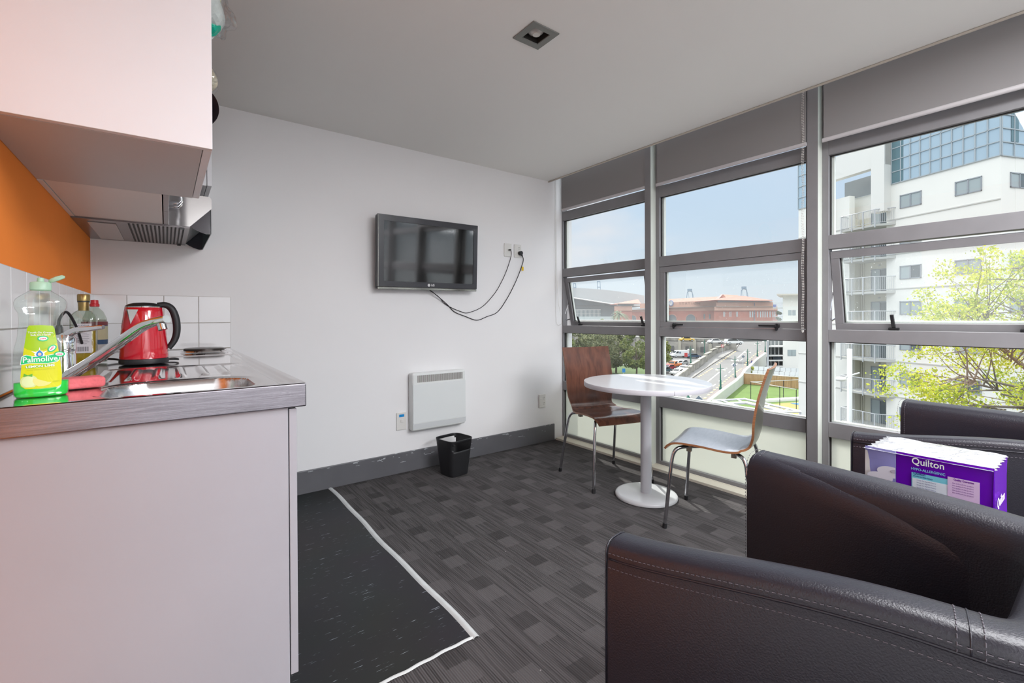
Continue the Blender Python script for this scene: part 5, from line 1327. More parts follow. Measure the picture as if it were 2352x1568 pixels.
# pedestrian
pb = rp(1727, 843); ps = thing('person', 'person in a blue top walking on the footpath behind the white wall', 'person', tuple(pb))
me = bpy.data.meshes.new('body'); J = [(0, 0, .95), (0, 0, 1.2), (0, 0, 1.42), (0, 0, 1.52), (0, 0, 1.66), (.19, 0, 1.40), (.26, .03, 1.12), (.24, .12, .88), (-.19, 0, 1.40), (-.26, -.02, 1.12), (-.25, .04, .86), (.09, 0, .90), (.11, .12, .50), (.10, .05, .06), (.10, .18, .03), (-.09, 0, .90), (-.10, -.10, .50), (-.10, -.30, .10), (-.10, -.20, .03)]
Ed = [(0, 1), (1, 2), (2, 3), (3, 4), (2, 5), (5, 6), (6, 7), (2, 8), (8, 9), (9, 10), (0, 11), (11, 12), (12, 13), (13, 14), (0, 15), (15, 16), (16, 17), (17, 18)]
me.from_pydata([tuple(pb+RH*a+FH*b*1+Vector((0, 0, c))) for a, b, c in J], Ed, []); bo_ = bpy.data.objects.new('body', me); COL.objects.link(bo_)
bo_.parent = ps; bo_.matrix_parent_inverse = wmat(ps).inverted()
sk = bo_.modifiers.new('skin', 'SKIN'); rad = [.15, .14, .16, .055, .10, .075, .055, .04, .075, .055, .04, .10, .075, .05, .045, .10, .075, .05, .045]
for i, r_ in enumerate(rad): me.skin_vertices[0].data[i].radius = (r_, r_*.8)
me.skin_vertices[0].data[0].use_root = True
bo_.modifiers.new('sub', 'SUBSURF').render_levels = 1; me.materials.append(mat('navy clothing', (.03, .05, .22), .8))
sobj('hair', MB().sphere(pb+Vector((0, 0, 1.70)), .115, 12, 8), mat('dark hair', (.02, .015, .01), .7), ps)

# ------------------------------------------------------------------ white apartment tower
th_ = math.radians(22.5); FE = Vector((math.sin(th_), math.cos(th_), 0)); FN = Vector((-math.cos(th_), math.sin(th_), 0)); FP = CP+ray(1990, 730)*39; FP.z = 0
def fz(s, z, o=0): return FP+FE*s+FN*o+Vector((0, 0, z))
def fbox(g, s0, s1, z0, z1, o0, o1):
    a = [fz(s0, z0, o0), fz(s1, z0, o0), fz(s1, z0, o1), fz(s0, z0, o1)]; g.prism(a, (0, 0, z1-z0)); return g
ap = thing('apartment_building', 'tall white apartment block with stacked grey balconies and a glass crown, right of the view', 'building', (FP.x, FP.y, G0))
SL, SRr = 6.75, -8.9
g = MB()
fbox(g, SRr, -1.63, G0, 11.62, -.6, 0); fbox(g, 1.51, SL, G0, 11.62, -.6, 0); fbox(g, SRr, SL, G0, 11.62, -9, -1.35)
obj('wall', g, APW, ap)
g = MB(); fbox(g, -1.63, 1.51, G0, 9.6, -1.34, -1.30)
fbox(g, -1.63, -1.60, G0, 9.6, -1.3, -.6); fbox(g, 1.48, 1.51, G0, 9.6, -1.3, -.6); obj('recess_cladding', g, APC, ap)
g = MB()
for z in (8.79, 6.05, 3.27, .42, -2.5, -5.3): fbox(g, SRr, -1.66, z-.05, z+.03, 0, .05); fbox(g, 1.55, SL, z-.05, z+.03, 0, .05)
obj('ledge', g, mat('grey ledge render', (.55, .55, .52), .8), ap)  # ledge strips in a greyer render than the wall
# other side of the corner
cor = fz(SRr, 0); e2 = (Vector((math.sin(math.radians(112)), math.cos(math.radians(112)), 0))); n2 = Vector((e2.y, -e2.x, 0))
def f2(s, z, o=0): return Vector((cor.x, cor.y, 0))+e2*s+n2*o+Vector((0, 0, z))
g = MB(); g.prism([f2(0, G0), f2(22, G0), f2(22, G0, -8), f2(1.2, G0, -8)], (0, 0, 11.62-G0)); obj('wall', g, APW, ap)
def window(s0, s1, z0, z1, f=fz, mats=(WINP, WING), open_=False):
    w = MB()
    for (a, b, c, d) in ((s0, s1, z1-.07, z1), (s0, s1, z0, z0+.07), (s0, s0+.07, z0, z1), (s1-.07, s1, z0, z1), ((s0+s1)/2-.045, (s0+s1)/2+.045, z0, z1)):
        w.prism([f(a, c, .0), f(b, c, .0), f(b, c, .06), f(a, c, .06)], (0, 0, d-c))
    fr = obj('window', w, WINF, ap)
    m = (s0+s1)/2
    for k, (a, b) in enumerate(((s0+.05, m), (m, s1-.05))):
        obj('pane', MB().prism([f(a, z0+.05, .005), f(b, z0+.05, .005), f(b, z0+.05, .02), f(a, z0+.05, .02)], (0, 0, z1-z0-.1)), mats[k], fr)
    return fr
FLO = [10.57, 7.80, 5.02, 2.25, -.53, -3.31, -6.09]
for i, z in enumerate(FLO):
    window(-4.20, -2.67, z-1.04, z, mats=(WING, WINP) if i % 3 else (WINP, WINP)); window(-7.9, -6.35, z-1.0, z, mats=(WING, WINP) if i % 2 else (WINP, WINP))
    window(.85, 2.6, z-1.0, z, f2, (WINP, WING)); window(4.2, 6.0, z-1.0, z, f2, (WINP, WINP))
    # balcony doors in the recess
    zt = z+.08; zb = z-2.05
    if i > 0 or True:
        w = MB()
        for (a, b, c, d) in ((-.95, .60, zt-.08, zt), (-.95, -.88, zb, zt), (.53, .60, zb, zt), (-.21, -.13, zb, zt)): fbox(w, a, b, c, d, -1.3, -1.24)
        fr = obj('balcony_door', w, WINF, ap)
        for k, (a, b) in enumerate(((-.88, -.21), (-.13, .53))): g = MB(); fbox(g, a, b, zb, zt-.08, -1.3, -1.28); obj('pane', g, (WING, WINP)[k], fr)
        g = MB(); p = fz(-.1, zt+.30, -1.27); g.sphere(p, .11, 10, 6, sz=.6); obj('wall_lamp', g, APG, ap)
RT = [9.72, 7.05, 4.29, 1.50, -1.25, -4.05, -6.83]
pathb = [(1.62, .0), (1.50, .90), (-1.45, .95), (-2.35, .02)]
for z in RT:
    bl = MB(); zb = z-1.15
    bl.prism([fz(a, zb-.20, o) for a, o in pathb]+[fz(-1.63, zb-.2, -1.29), fz(1.51, zb-.2, -1.29)], (0, 0, .17))
    bal = obj('balcony', bl, mat('balcony slab', (.48, .485, .46), .8) if 'balcony slab' not in MATS else MATS['balcony slab'], ap)
    g = MB()
    for (a, b) in zip(pathb, pathb[1:]):
        g.tube([fz(a[0], z, a[1]), fz(b[0], z, b[1])], .035, 5); g.tube([fz(a[0], zb+.08, a[1]), fz(b[0], zb+.08, b[1])], .025, 4)
        L = math.hypot(a[0]-b[0], a[1]-b[1]); k = int(L/.115)
        for i in range(1, k): u = i/k; s_, o_ = a[0]+(b[0]-a[0])*u, a[1]+(b[1]-a[1])*u; g.tube([fz(s_, zb+.08, o_), fz(s_, z, o_)], .012, 4, cap=False)
    for (s_, o_) in ((1.50, .90), (.52, .92), (-.47, .94), (-1.45, .95)): g.tube([fz(s_, zb-.3, o_+.03), fz(s_, z, o_+.03)], .05, 5)
    obj('railing', g, APG, bal)
# framed top balcony and glass crown
g = MB(); fbox(g, 2.95, 3.35, 9.5, 15.2, 0, .55); fbox(g, -2.0, -.95, 9.5, 15.2, 0, .75); fbox(g, -2.0, 3.35, 13.2, 15.2, 0, .65)
obj('balcony_frame', g, mat('white portal render', (.72, .715, .68), .8), ap)
g = MB(); fbox(g, -.95, 2.95, 11.62, 13.2, -1.3, -1.2); obj('portal_back', g, mat('grey portal recess', (.30, .32, .33), .8), ap)
def crown(s0, s1, z0, z1, ns, nz, f, tag_):
    g = MB(); g.prism([f(s0, z0, -.2), f(s1, z0, -.2), f(s1, z0, .02), f(s0, z0, .02)], (0, 0, z1-z0)); cw = obj('curtain_glass', g, SKYG, ap)
    m = MB()
    for i in range(ns+1):
        s_ = s0+(s1-s0)*i/ns; m.prism([f(s_-.035, z0, .02), f(s_+.035, z0, .02), f(s_+.035, z0, .08), f(s_-.035, z0, .08)], (0, 0, z1-z0))
    for j in range(nz+1):
        z = z0+(z1-z0)*j/nz; m.prism([f(s0, z-.035, .02), f(s1, z-.035, .02), f(s1, z-.035, .08), f(s0, z-.035, .08)], (0, 0, .07))
    obj('mullions', m, MULL, cw); return cw
crown(-8.9, -2.05, 11.63, 17.2, 10, 6, fz, 'a'); crown(3.4, SL, 11.62, 17.0, 3, 5, fz, 'b'); crown(0, 14, 11.6, 17, 12, 6, f2, 'c')
g = MB(); fbox(g, -2.9, -2.08, 11.7, 15.4, .03, .05); obj('teal_glass', g, SKYGD, ap)
for (s0, s1, z0, z1) in ((.9, 1.6, 12.6, 14.6), (2.3, 3.0, 12.6, 15.4)):
    obj('teal_glass', MB().prism([f2(s0, z0, .03), f2(s1, z0, .03), f2(s1, z0, .05), f2(s0, z0, .05)], (0, 0, z1-z0)), SKYGD, ap)
for s_, z in ((3.1, 11.0), (3.0, -2.9), (3.0, -6.0)): g = MB(); g.sphere(fz(s_, z, .05), .12, 8, 6); obj('wall_lamp', g, mat('white fitting', (.8, .8, .78), .5) if 'white fitting' not in MATS else MATS['white fitting'], ap)
g = MB()
for s_ in (1.38, 1.22): g.tube([fz(s_, G0, -1.22), fz(s_, 9.3, -1.22)], .045, 6)
obj('drain_pipes', g, APC, ap)
# ------------------------------------------------------------------ second apartment house, farther off
ab = thing('apartment_building', 'smaller white apartment house with flat eaves between station and tower', 'building', tuple(at(1820, 870, D=99)))
def q9(x, y, D=99): return at(x, y, D=D)
def pbox(g, x0, x1, y0, y1, D, dep):
    a, b = at(x0, y1, D=D), at(x1, y1, D=D); c = at(x0, y0, D=D)
    dv_ = Vector((b.x, b.y, 0)).normalized()*dep     # side walls run away from the street corner we look from
    p = [Vector((a.x, a.y, a.z)), Vector((b.x, b.y, a.z)), Vector((b.x, b.y, a.z))+dv_, Vector((a.x, a.y, a.z))+dv_]
    g.prism(p, (0, 0, c.z-a.z)); return g
obj('wall', pbox(MB(), 1798, 1862, 677, 875, 99, 12), APW, ab)
obj('eaves', pbox(MB(), 1784, 1862, 674.6, 678, 97.5, 14), mat('cream eaves', (.55, .52, .45), .8), ab)
obj('band', pbox(MB(), 1798, 1830, 704.5, 706.5, 98.9, .2), mat('grey band', (.40, .42, .40), .8), ab)
def pwin(x0, x1, y0, y1, D, par, m=WINP, nm='window'):
    w = obj(nm, pbox(MB(), x0, x1, y0, y1, D-.06, .1), WINF, par)
    obj('pane', pbox(MB(), x0+.7, (x0+x1)/2-.5, y0+.7, y1-.7, D-.1, .05), m, w); obj('pane', pbox(MB(), (x0+x1)/2+.5, x1-.7, y0+.7, y1-.7, D-.1, .05), WING if m is WING else m, w)
pwin(1809.6, 1828.4, 680.5, 694, 99, ab, WING); pwin(1809.4, 1828.6, 711, 725, 99, ab); pwin(1809, 1828.5, 803, 817.5, 99, ab)
for (y, lab) in ((706, 1), (737, 2)):
    b_ = obj('balcony', pbox(MB(), 1775, 1798, y, y+2, 97.5, 3), MATS['balcony slab'], ab)
    m = MB()
    for i in range(8): m.tube([at(1776+i*3, y, D=97.6), at(1776+i*3, y-11, D=97.6)], .03, 4)
    m.tube([at(1775, y-11, D=97.6), at(1798, y-11, D=97.6)], .05, 4); obj('railing', m, APG, b_)
obj('blue_pot', MB().lathe([(.25, 0), (.35, .6)], tuple(at(1779.5, 705.5, D=98.5)), 12), mat('blue glazed pot', (.04, .10, .40), .4), ab)
obj('wall', pbox(MB(), 1761, 1766, 783, 868, 97, 8), mat('grey render', (.40, .42, .44), .8), ab)
for y in (796, 817, 828, 842): obj('floor_slab', pbox(MB(), 1766, 1799, y-1.2, y+1.2, 98, 6), mat('pale slab', (.62, .62, .60), .8) if 'pale slab' not in MATS else MATS['pale slab'], ab)
obj('window_wall', pbox(MB(), 1766, 1799, 780, 868, 101.5, .2), mat('grey interior', (.20, .22, .23), .7), ab)  # back plane of the bay in one even grey
obj('stored_covers', pbox(MB(), 1775, 1795, 819, 826.5, 99, 1.2), mat('dark cover', (.03, .045, .06), .6), ab)
for x in (1770, 1779, 1788): obj('column', pbox(MB(), x, x+1.6, 783, 868, 99.5, .3), MATS['pale slab'], ab)

# ------------------------------------------------------------------ railway station
XS = 189
sn = thing('station_building', 'long red brick railway station with arched windows, clock and pink roofs', 'building', tuple(at(1600, 745, X=XS)))
def sx_(x, y): return at(x, y, X=XS)
def spoly(g, pts, dep=1.0):
    g.prism([sx_(x, y) for x, y in pts], (dep, 0, 0)); return g
obj('wall', spoly(MB(), [(1440, 715.5), (1645, 713), (1645, 800), (1440, 790)], 30), BRICK, sn)
obj('frieze', spoly(MB(), [(1448, 711), (1646, 703.8), (1646, 713.2), (1448, 716)], 29), BRICKP, sn)
cn = MB(); P_ = [sx_(1448, 708.5), sx_(1647, 703), sx_(1647, 704.3), sx_(1448, 709.6)]; cn.prism([p-Vector((1.2, 0, 0)) for p in P_], (3, 0, 0)); obj('cornice', cn, mat('brown cornice', (.30, .25, .21), .8), sn)  # cornice in a plain brown, darker than the frieze
obj('parapet', spoly(MB(), [(1470, 697), (1646, 689.5), (1646, 703.4), (1470, 708.5)], 28), BRICKP, sn)
R0 = [sx_(1480, 686), sx_(1640, 677.2), sx_(1645, 690.3), sx_(1480, 697)]
g = MB(); g.add([R0[0]+Vector((14, 0, 0)), R0[1]+Vector((14, 0, 0)), R0[2]+Vector((.8, 0, 0)), R0[3]+Vector((.8, 0, 0))], [(0, 1, 2, 3)]); obj('tiled_roof', g, GABR, sn)
g = MB(); g.prism([sx_(1645, 689.5), sx_(1661.5, 676), sx_(1668, 683), sx_(1663, 690)], (12, 0, 0)); obj('gable', g, BRICKP, sn)
g = MB(); g.prism([sx_(1644, 688.8), sx_(1658, 675.6), sx_(1661.5, 675.9), sx_(1650, 688.8)], (-.6, 0, 0)); obj('gable_coping', g, MATS['white coping'], sn)
def arch(x0, x1, ytop, yb):
    c = (x0+x1)/2; r = (x1-x0)/2
    def P(R_): 
        pts = [(c+R_, yb)]+[(c+R_*math.cos(A), ytop+r-R_*math.sin(A)) for A in [PI*i/14 for i in range(15)]]+[(c-R_, yb)]
        return pts
    g = MB(); g.prism([p-Vector((.25, 0, 0)) for p in [sx_(*q) for q in P(r+1.6)]], (.3, 0, 0)); a = obj('arch', g, mat('arch surround', (.42, .19, .14), .85) if 'arch surround' not in MATS else MATS['arch surround'], sn)
    g = MB(); g.prism([p-Vector((.35, 0, 0)) for p in [sx_(*q) for q in P(r)]], (.1, 0, 0)); obj('arch_window', g, ARCHG, a)
arch(1534, 1554.5, 722.3, 760); arch(1576.5, 1598, 721.6, 760); arch(1446, 1462, 724, 760)
ck = sx_(1542.2, 696.2); rr_ = 5.4/FPX*(ck-CP).dot(_F)*1.25
g = MB(); g.prism([ck+Vector((-.5, rr_*.86*math.cos(A), rr_*1.0*math.sin(A))) for A in [2*PI*i/32 for i in range(32)]], (.4, 0, 0)); c_ = obj('clock', g, mat('blue clock rim', (.16, .22, .42), .5), sn)
g = MB(); g.prism([ck+Vector((-.6, rr_*.68*math.cos(A), rr_*.8*math.sin(A))) for A in [2*PI*i/32 for i in range(32)]], (.1, 0, 0)); obj('clock_face', g, SW, c_)
g = MB(); g.tube([ck+Vector((-.7, 0, 0)), ck+Vector((-.7, 0, rr_*.6))], .07, 4).tube([ck+Vector((-.7, 0, -.15)), ck+Vector((-.7, rr_*.04, -rr_*.1))], .08, 4)
for i in range(12): A = PI*i/6; g.box(ck.x-.72, ck.x-.62, ck.y+rr_*.60*math.cos(A)-.06, ck.y+rr_*.60*math.cos(A)+.06, ck.z+rr_*.72*math.sin(A)-.09, ck.z+rr_*.72*math.sin(A)+.09)
obj('clock_hands', g, SB, c_)
g = MB()
for ch_, x in zip('STATION', (1562, 1569.3, 1576.5, 1583, 1589.3, 1596.4, 1605.3)):
    p = sx_(x, 697.0); g.text(ch_, 1.5, mtx((p.x-.15, p.y, p.z), (0, -1, 0), (0, 0, 1)), 0, sx=1.35)
obj('lettering', g, mat('carved letters', (.28, .17, .13), .8), sn)
for x in (1616.5, 1629): g = MB(); g.prism([p-Vector((.2, 0, 0)) for p in (sx_(x, 721), sx_(x+3, 721), sx_(x+3, 732), sx_(x, 732))], (.1, 0, 0)); obj('slit_window', g, ARCHG, sn)
# right wing facing the viewer
DW = 186
obj('wing_wall', pbox(MB(), 1640, 1786, 712.5, 800, DW, 25), BRICK, sn)
obj('wing_frieze', pbox(MB(), 1641, 1786, 704, 713, DW-.6, 24), BRICKP, sn)
obj('wing_parapet', pbox(MB(), 1645, 1776, 694.3, 703.2, DW, 24), BRICKP, sn)
obj('cornice', pbox(MB(), 1645, 1777, 703, 704.3, DW-1.2, 24), MATS['brown cornice'], sn)
obj('gallery', pbox(MB(), 1648, 1774, 688.5, 694.5, DW+1, 22), mat('grey gallery', (.36, .38, .40), .6), sn)
e = [at(1641, 688.6, D=DW-2), at(1777.5, 690.2, D=DW-2)]; z_ = e[0].z
pk_ = at(1692.5, 679, D=DW+8); pk2 = at(1712, 680, D=DW+8)
b0, b1 = e[0], Vector((e[1].x, e[1].y, e[1].z)); b2_, b3 = b1+FH*22, b0+FH*22
g = MB().add([b0, b1, b2_, b3, pk_, pk2], [(0, 1, 5, 4), (1, 2, 5), (2, 3, 4, 5), (3, 0, 4), (3, 2, 1, 0)]); obj('hip_roof', g, RROOF, sn)
for x in (1660.5, 1675, 1690): pwin(x, x+5.6, 715, 728, DW, sn, WINP, 'wing_window')
for x in (1721.5, 1727): obj('wing_window', pbox(MB(), x, x+3, 715, 728.5, DW-.1, .1), WINP, sn)
for x in (1739, 1745.5, 1751, 1756, 1761, 1767.5, 1774, 1778.5): obj('wing_window', pbox(MB(), x, x+2.6, 715, 728.5, DW-.1, .1), WINP, sn)
obj('downpipe', pbox(MB(), 1732.6, 1734, 695, 742, DW-.3, .3), SB, sn)
# left wing seen through the first window
obj('wing_wall', pbox(MB(), 1411, 1452, 713, 800, 205, 20), BRICK, sn); obj('wing_parapet', pbox(MB(), 1411, 1452, 703, 713.5, 204.5, 20), BRICKP, sn)
obj('gallery', pbox(MB(), 1419, 1456, 696.5, 703, 206, 14), mat('grey gallery wall', (.33, .34, .35), .6), sn)
b0, b1 = at(1418, 697, D=203), at(1472, 694.5, D=203); b1.z = b0.z; g = MB().add([b0, b1, b1+FH*18, b0+FH*18, at(1462, 687.5, D=210), at(1466, 687.5, D=210)], [(0, 1, 5, 4), (1, 2, 5), (2, 3, 4, 5), (3, 0, 4)]); obj('hip_roof', g, RROOF, sn)

# ------------------------------------------------------------------ arena
ar = thing('arena', 'grey arena hall with a huge pale curved roof seen through the first window', 'building', tuple(at(1370, 745, D=240)))
def cur(x): return 660.5+(x-1290)**2*.00050
pts = [at(x, cur(x), D=240) for x in range(1230, 1481, 10)]+[at(1480, 704, D=240), at(1430, 700.5, D=240), at(1310, 682.5, D=240), at(1230, 673, D=240)]
obj('roof', MB().prism(pts, FH*70), ARENA, ar)
obj('roof_edge', MB().tube([at(1230, 673.5, D=238.5), at(1312, 683, D=238.5), at(1420, 700, D=238.5)], .35, 6), MATS['white fitting'], ar)
g = MB(); g.prism([at(x, y, D=243) for x, y in ((1240, 674), (1310, 683.5), (1424, 700.5), (1424, 703), (1310, 699.5), (1240, 699))], FH*3); obj('soffit', g, ARENAD, ar)
obj('wall', pbox(MB(), 1240, 1440, 699, 780, 246, 40), ARENAW, ar)
gw = obj('glazed_front', pbox(MB(), 1300, 1380, 711, 732, 245.5, .5), mat('pale green glazing', (.26, .34, .35), .3), ar)
g = MB(); rn = random.Random(3)
for i in range(26): x = 1302+i*3; pbox(g, x, x+.8, 711, 732, 245, .3)
pbox(g, 1300, 1380, 710.5, 711.8, 245, .3); pbox(g, 1300, 1380, 720, 720.7, 245, .3); obj('glazing_bars', g, MATS['white fitting'], gw)
obj('screen_fence', pbox(MB(), 1310, 1408, 727, 740, 238, .4), mat('pale teal screen', (.42, .50, .50), .6), ar)
# cranes at the port
def crane(lab, xs, y0, y1, D, arch_=False):
    t = thing('port_crane', lab, 'crane', tuple(at((xs[0]+xs[1])/2, y1, D=D)), 'port cranes behind the buildings')
    w = .055*D/60
    zb = at(xs[0], y1, D=D)
    for x in xs:
        a, b = at(x, y0+(4 if arch_ else 0), D=D), at(x+((x-sum(xs)/2)*.35 if arch_ else 1.2), y1, D=D)
        lo = b+(b-a).normalized()*((b.z-G0)/max(.1, (a.z-b.z))*(b-a).length if not arch_ else 30)
        obj('leg', MB().tube([a, b, Vector((b.x, b.y, G0))], w, 4), CRANE, t)
    if arch_:
        c = sum(xs)/2; r = (xs[1]-xs[0])/2
        obj('boom', MB().tube([at(c-r*math.cos(A), y0+4-4*math.sin(A), D=D) for A in [PI*i/8 for i in range(9)]], w*1.3, 4), CRANE, t)
        obj('stay', MB().tube([at(c-r*.6, y0+2, D=D), at(c-r*.1, y1+3, D=D)], w*.4, 4), CRANE, t); obj('stay', MB().tube([at(c+r*1.1, y0+5, D=D), at(c+r*2.2, y1+3, D=D)], w*.4, 4), CRANE, t)
        obj('cab', MB().box(*[v for q in zip((at(c, y0-1, D=D)-Vector((2, 2, .5))), (at(c, y0-1, D=D)+Vector((2, 2, 2)))) for v in q]), CRANE, t)
    else:
        for yy in (y0, y0+(y1-y0)*.72): obj('beam', MB().tube([at(xs[0], yy, D=D), at(xs[1], yy, D=D)], w, 4), CRANE, t)
crane('small pale blue crane portal above the arena roof, leftmost', (1317, 1322), 650.5, 664, 700); crane('taller pale blue crane portal above the arena roof', (1371.5, 1378), 646, 664, 650)
crane('grey crane top above the station roof near the clock', (1578.5, 1590), 668, 690, 560, True); crane('grey crane top above the pink roof of the station', (1703, 1715), 663, 690, 520, True)
# backdrop wall of the street behind the upper road, low land beyond
g = MB(); pbox(g, 1500, 1762, 777, 792, 184, 1); o = obj('distant_wall', g, mat('grey backdrop wall', (.24, .245, .25), .9)); struct(o)
gr_ = MB().add([gp(1200, 1000)+Vector((0, 0, .03)), gp(1500, 905)+Vector((0, 0, .03)), gp(1490, 846)+Vector((0, 0, .03)), gp(1470, 838)+Vector((0, 0, .03)), gp(1180, 838)+Vector((0, 0, .03))], [(0, 1, 2, 3, 4)]); struct(obj('park_grass', gr_, mat('park grass', (.05, .085, .02), .95, var=.25, vscale=.3)))
# white light pole close by
lp_ = at(1951.5, 900, D=21); lp = thing('light_pole', 'slender white light pole with a small lamp arm in front of the white tower', 'light pole', (lp_.x, lp_.y, G0))
tz = at(1951.5, 801, D=21).z
obj('pole', MB().tube([(lp_.x, lp_.y, G0), (lp_.x, lp_.y, tz)], .098, 14), MATS['white steel'], lp, smooth=True)
a, b = at(1974, 856, D=21), at(1934, 870, D=21); obj('arm', MB().tube([a, at(1951, 863, D=21), b], .035, 6), MATS['white steel'], lp)
p = at(1930, 870, D=21); obj('lamp_head', MB().sphere(p, .24, 14, 8, sz=.45), MATS['white fitting'], lp, smooth=True)

# ------------------------------------------------------------------ vegetation
def leafmat(name, c0, c1, f=.35):
    m = bpy.data.materials.new(name); m.use_nodes = True; nt = m.node_tree; N = nt.nodes; L = nt.links; p = N['Principled BSDF']; out = N['Material Output']
    g = N.new('ShaderNodeNewGeometry'); r = N.new('ShaderNodeValToRGB'); r.color_ramp.elements[0].color = (*c0, 1); r.color_ramp.elements[1].color = (*c1, 1)
    L.new(g.outputs['Random Per Island'], r.inputs[0]); L.new(r.outputs[0], p.inputs['Base Color']); p.inputs['Roughness'].default_value = .6
    t = N.new('ShaderNodeBsdfTranslucent'); L.new(r.outputs[0], t.inputs[0]); mx = N.new('ShaderNodeMixShader'); mx.inputs[0].default_value = f
    L.new(p.outputs[0], mx.inputs[1]); L.new(t.outputs[0], mx.inputs[2]); L.new(mx.outputs[0], out.inputs[0]); return m
LF_Y = leafmat('yellow green spring leaves', (.26, .36, .035), (.66, .66, .085), .5); LF_D = leafmat('olive green foliage', (.085, .12, .05), (.36, .36, .20)); LF_G = leafmat('fresh green foliage', (.10, .16, .05), (.34, .36, .12))
BARK = mat('brown bark', (.13, .10, .075), .9); BARKP = mat('grey brown bark', (.20, .17, .14), .9)
def leaf(g, p, sz, rn, shape=4):
    a = Vector((rn.gauss(0, 1), rn.gauss(0, 1), rn.gauss(0, 1))).normalized(); b = a.cross(Vector((rn.gauss(0, 1), rn.gauss(0, 1), rn.gauss(0, 1)))).normalized()
    s = sz*rn.uniform(.6, 1.3); o = len(g.v)
    g.v += [p-a*s*.5, p+b*s*.32, p+a*s*.5, p-b*s*.32]; g.f.append([o, o+1, o+2, o+3]); g.m.append(0)
def dense_tree(lab, x, D, ytop, ybase, rx, seed, m, n=5200, sz=.42, cat='tree', name='tree', zb=None):
    rn = random.Random(seed); c = at(x, (ytop+ybase)/2, D=D); top = at(x, ytop, D=D).z; R_ = rx/FPX*D; bz = G0 if zb is None else zb
    t = thing(name, lab, cat, (c.x, c.y, bz), 'trees below the window')
    h = top-bz; g = MB(); cl = []
    for i in range(34):
        A, u = rn.uniform(0, 2*PI), rn.uniform(-1, 1); rr_ = math.sqrt(max(0, 1-u*u*.85))*rn.uniform(.45, .88)
        cl.append((Vector((c.x+R_*rr_*math.cos(A), c.y+R_*rr_*math.sin(A), bz+h*.56+u*h*.37)), R_*rn.uniform(.22, .40)))
    for i in range(n):
        q, r = cl[rn.randrange(len(cl))]; d = Vector((rn.gauss(0, 1), rn.gauss(0, 1), rn.gauss(0, 1))).normalized()
        leaf(g, q+Vector((d.x, d.y, d.z*.8))*r*rn.uniform(.72, 1.02), sz, rn)
    obj('foliage', g, m, t)
    g = MB(); g.tube([(c.x, c.y, bz), (c.x+.1, c.y, bz+h*.35), (c.x, c.y+.2, bz+h*.6)], [R_*.06, R_*.045, R_*.02], 8)
    for i in range(7): q, r = cl[i]; g.tube([(c.x, c.y, bz+h*.3), (c.x*.5+q.x*.5, c.y*.5+q.y*.5, bz+h*.45), q], [R_*.03, R_*.02, .01], 5)
    obj('trunk', g, BARK, t)
dense_tree('tall dense olive tree at the far left behind the walnut chair', 1325, 92, 742, 880, 42, 1, LF_D, 6500)
dense_tree('broad olive green tree behind the back of the walnut chair', 1372, 98, 744, 880, 44, 2, LF_D, 6500)
dense_tree('dense green tree behind the small twin-globe lamp', 1415, 104, 748, 870, 38, 3, LF_D, 6000)
dense_tree('sunlit green tree next to the first window mullion', 1462, 96, 752, 862, 36, 4, LF_G, 6000)
dense_tree('tall narrow tree in the gap beside the open first window sash', 1306, 80, 700, 860, 16, 5, LF_G, 3000, .35)
dense_tree('light green tree at the left edge of the middle window', 1512, 100, 768, 850, 28, 6, LF_G, 4200)
dense_tree('low yellow-green tree in front of the arena glazing', 1382, 150, 729, 760, 18, 7, LF_G, 2500, .5); dense_tree('small yellow-green tree by the left bottom corner of the open sash', 1338, 150, 733, 760, 14, 8, LF_G, 2000, .5)
dense_tree('dark tree between the station and the flat-roofed house', 1790, 150, 708, 760, 9, 9, leafmat('dark foliage', (.05, .08, .04), (.14, .18, .08)), 1800, .6)
dense_tree('small yellow flowering shrub behind the timber fence', 1727, 95, 840, 862, 5.5, 10, LF_Y, 900, .22, 'shrub', 'shrub')
# palm
pc_ = at(1421, 722, D=150); pm = thing('palm_tree', 'feathery date palm in front of the red brick station', 'palm', (pc_.x, pc_.y, G0))
obj('trunk', MB().tube([(pc_.x, pc_.y, G0), (pc_.x, pc_.y, pc_.z)], [.45, .35], 8), BARK, pm)
g = MB(); rn = random.Random(9)
for i in range(46):
    A = rn.uniform(0, 2*PI); e_ = rn.uniform(-.2, 1.2); L = rn.uniform(3.2, 4.2); pts = []
    for k in range(9):
        u = k/8; rr_ = L*u*math.cos(e_)*(1-.1*u)+.2*u; z = L*(math.sin(e_)*u-.62*u*u*(1.1 if e_ > .3 else .8)); pts.append(pc_+Vector((math.cos(A)*rr_, math.sin(A)*rr_, z)))
    g.tube(pts, .03, 3, cap=False); sd = Vector((-math.sin(A), math.cos(A), 0))
    for k in range(1, 9):
        for q in (0, .33, .66):
            p = pts[k-1].lerp(pts[k], q); l = .75*(1-.5*k/8)
            for s_ in (-1, 1): dd_ = (sd*s_*.8+(pts[k]-pts[k-1]).normalized()*.5+Vector((0, 0, -.25)))*l; w_ = (pts[k]-pts[k-1]).normalized()*.06; g.add([p-w_, p+w_, p+dd_], [(0, 1, 2)])
obj('fronds', g, leafmat('palm fronds', (.10, .16, .08), (.30, .34, .20)), pm)
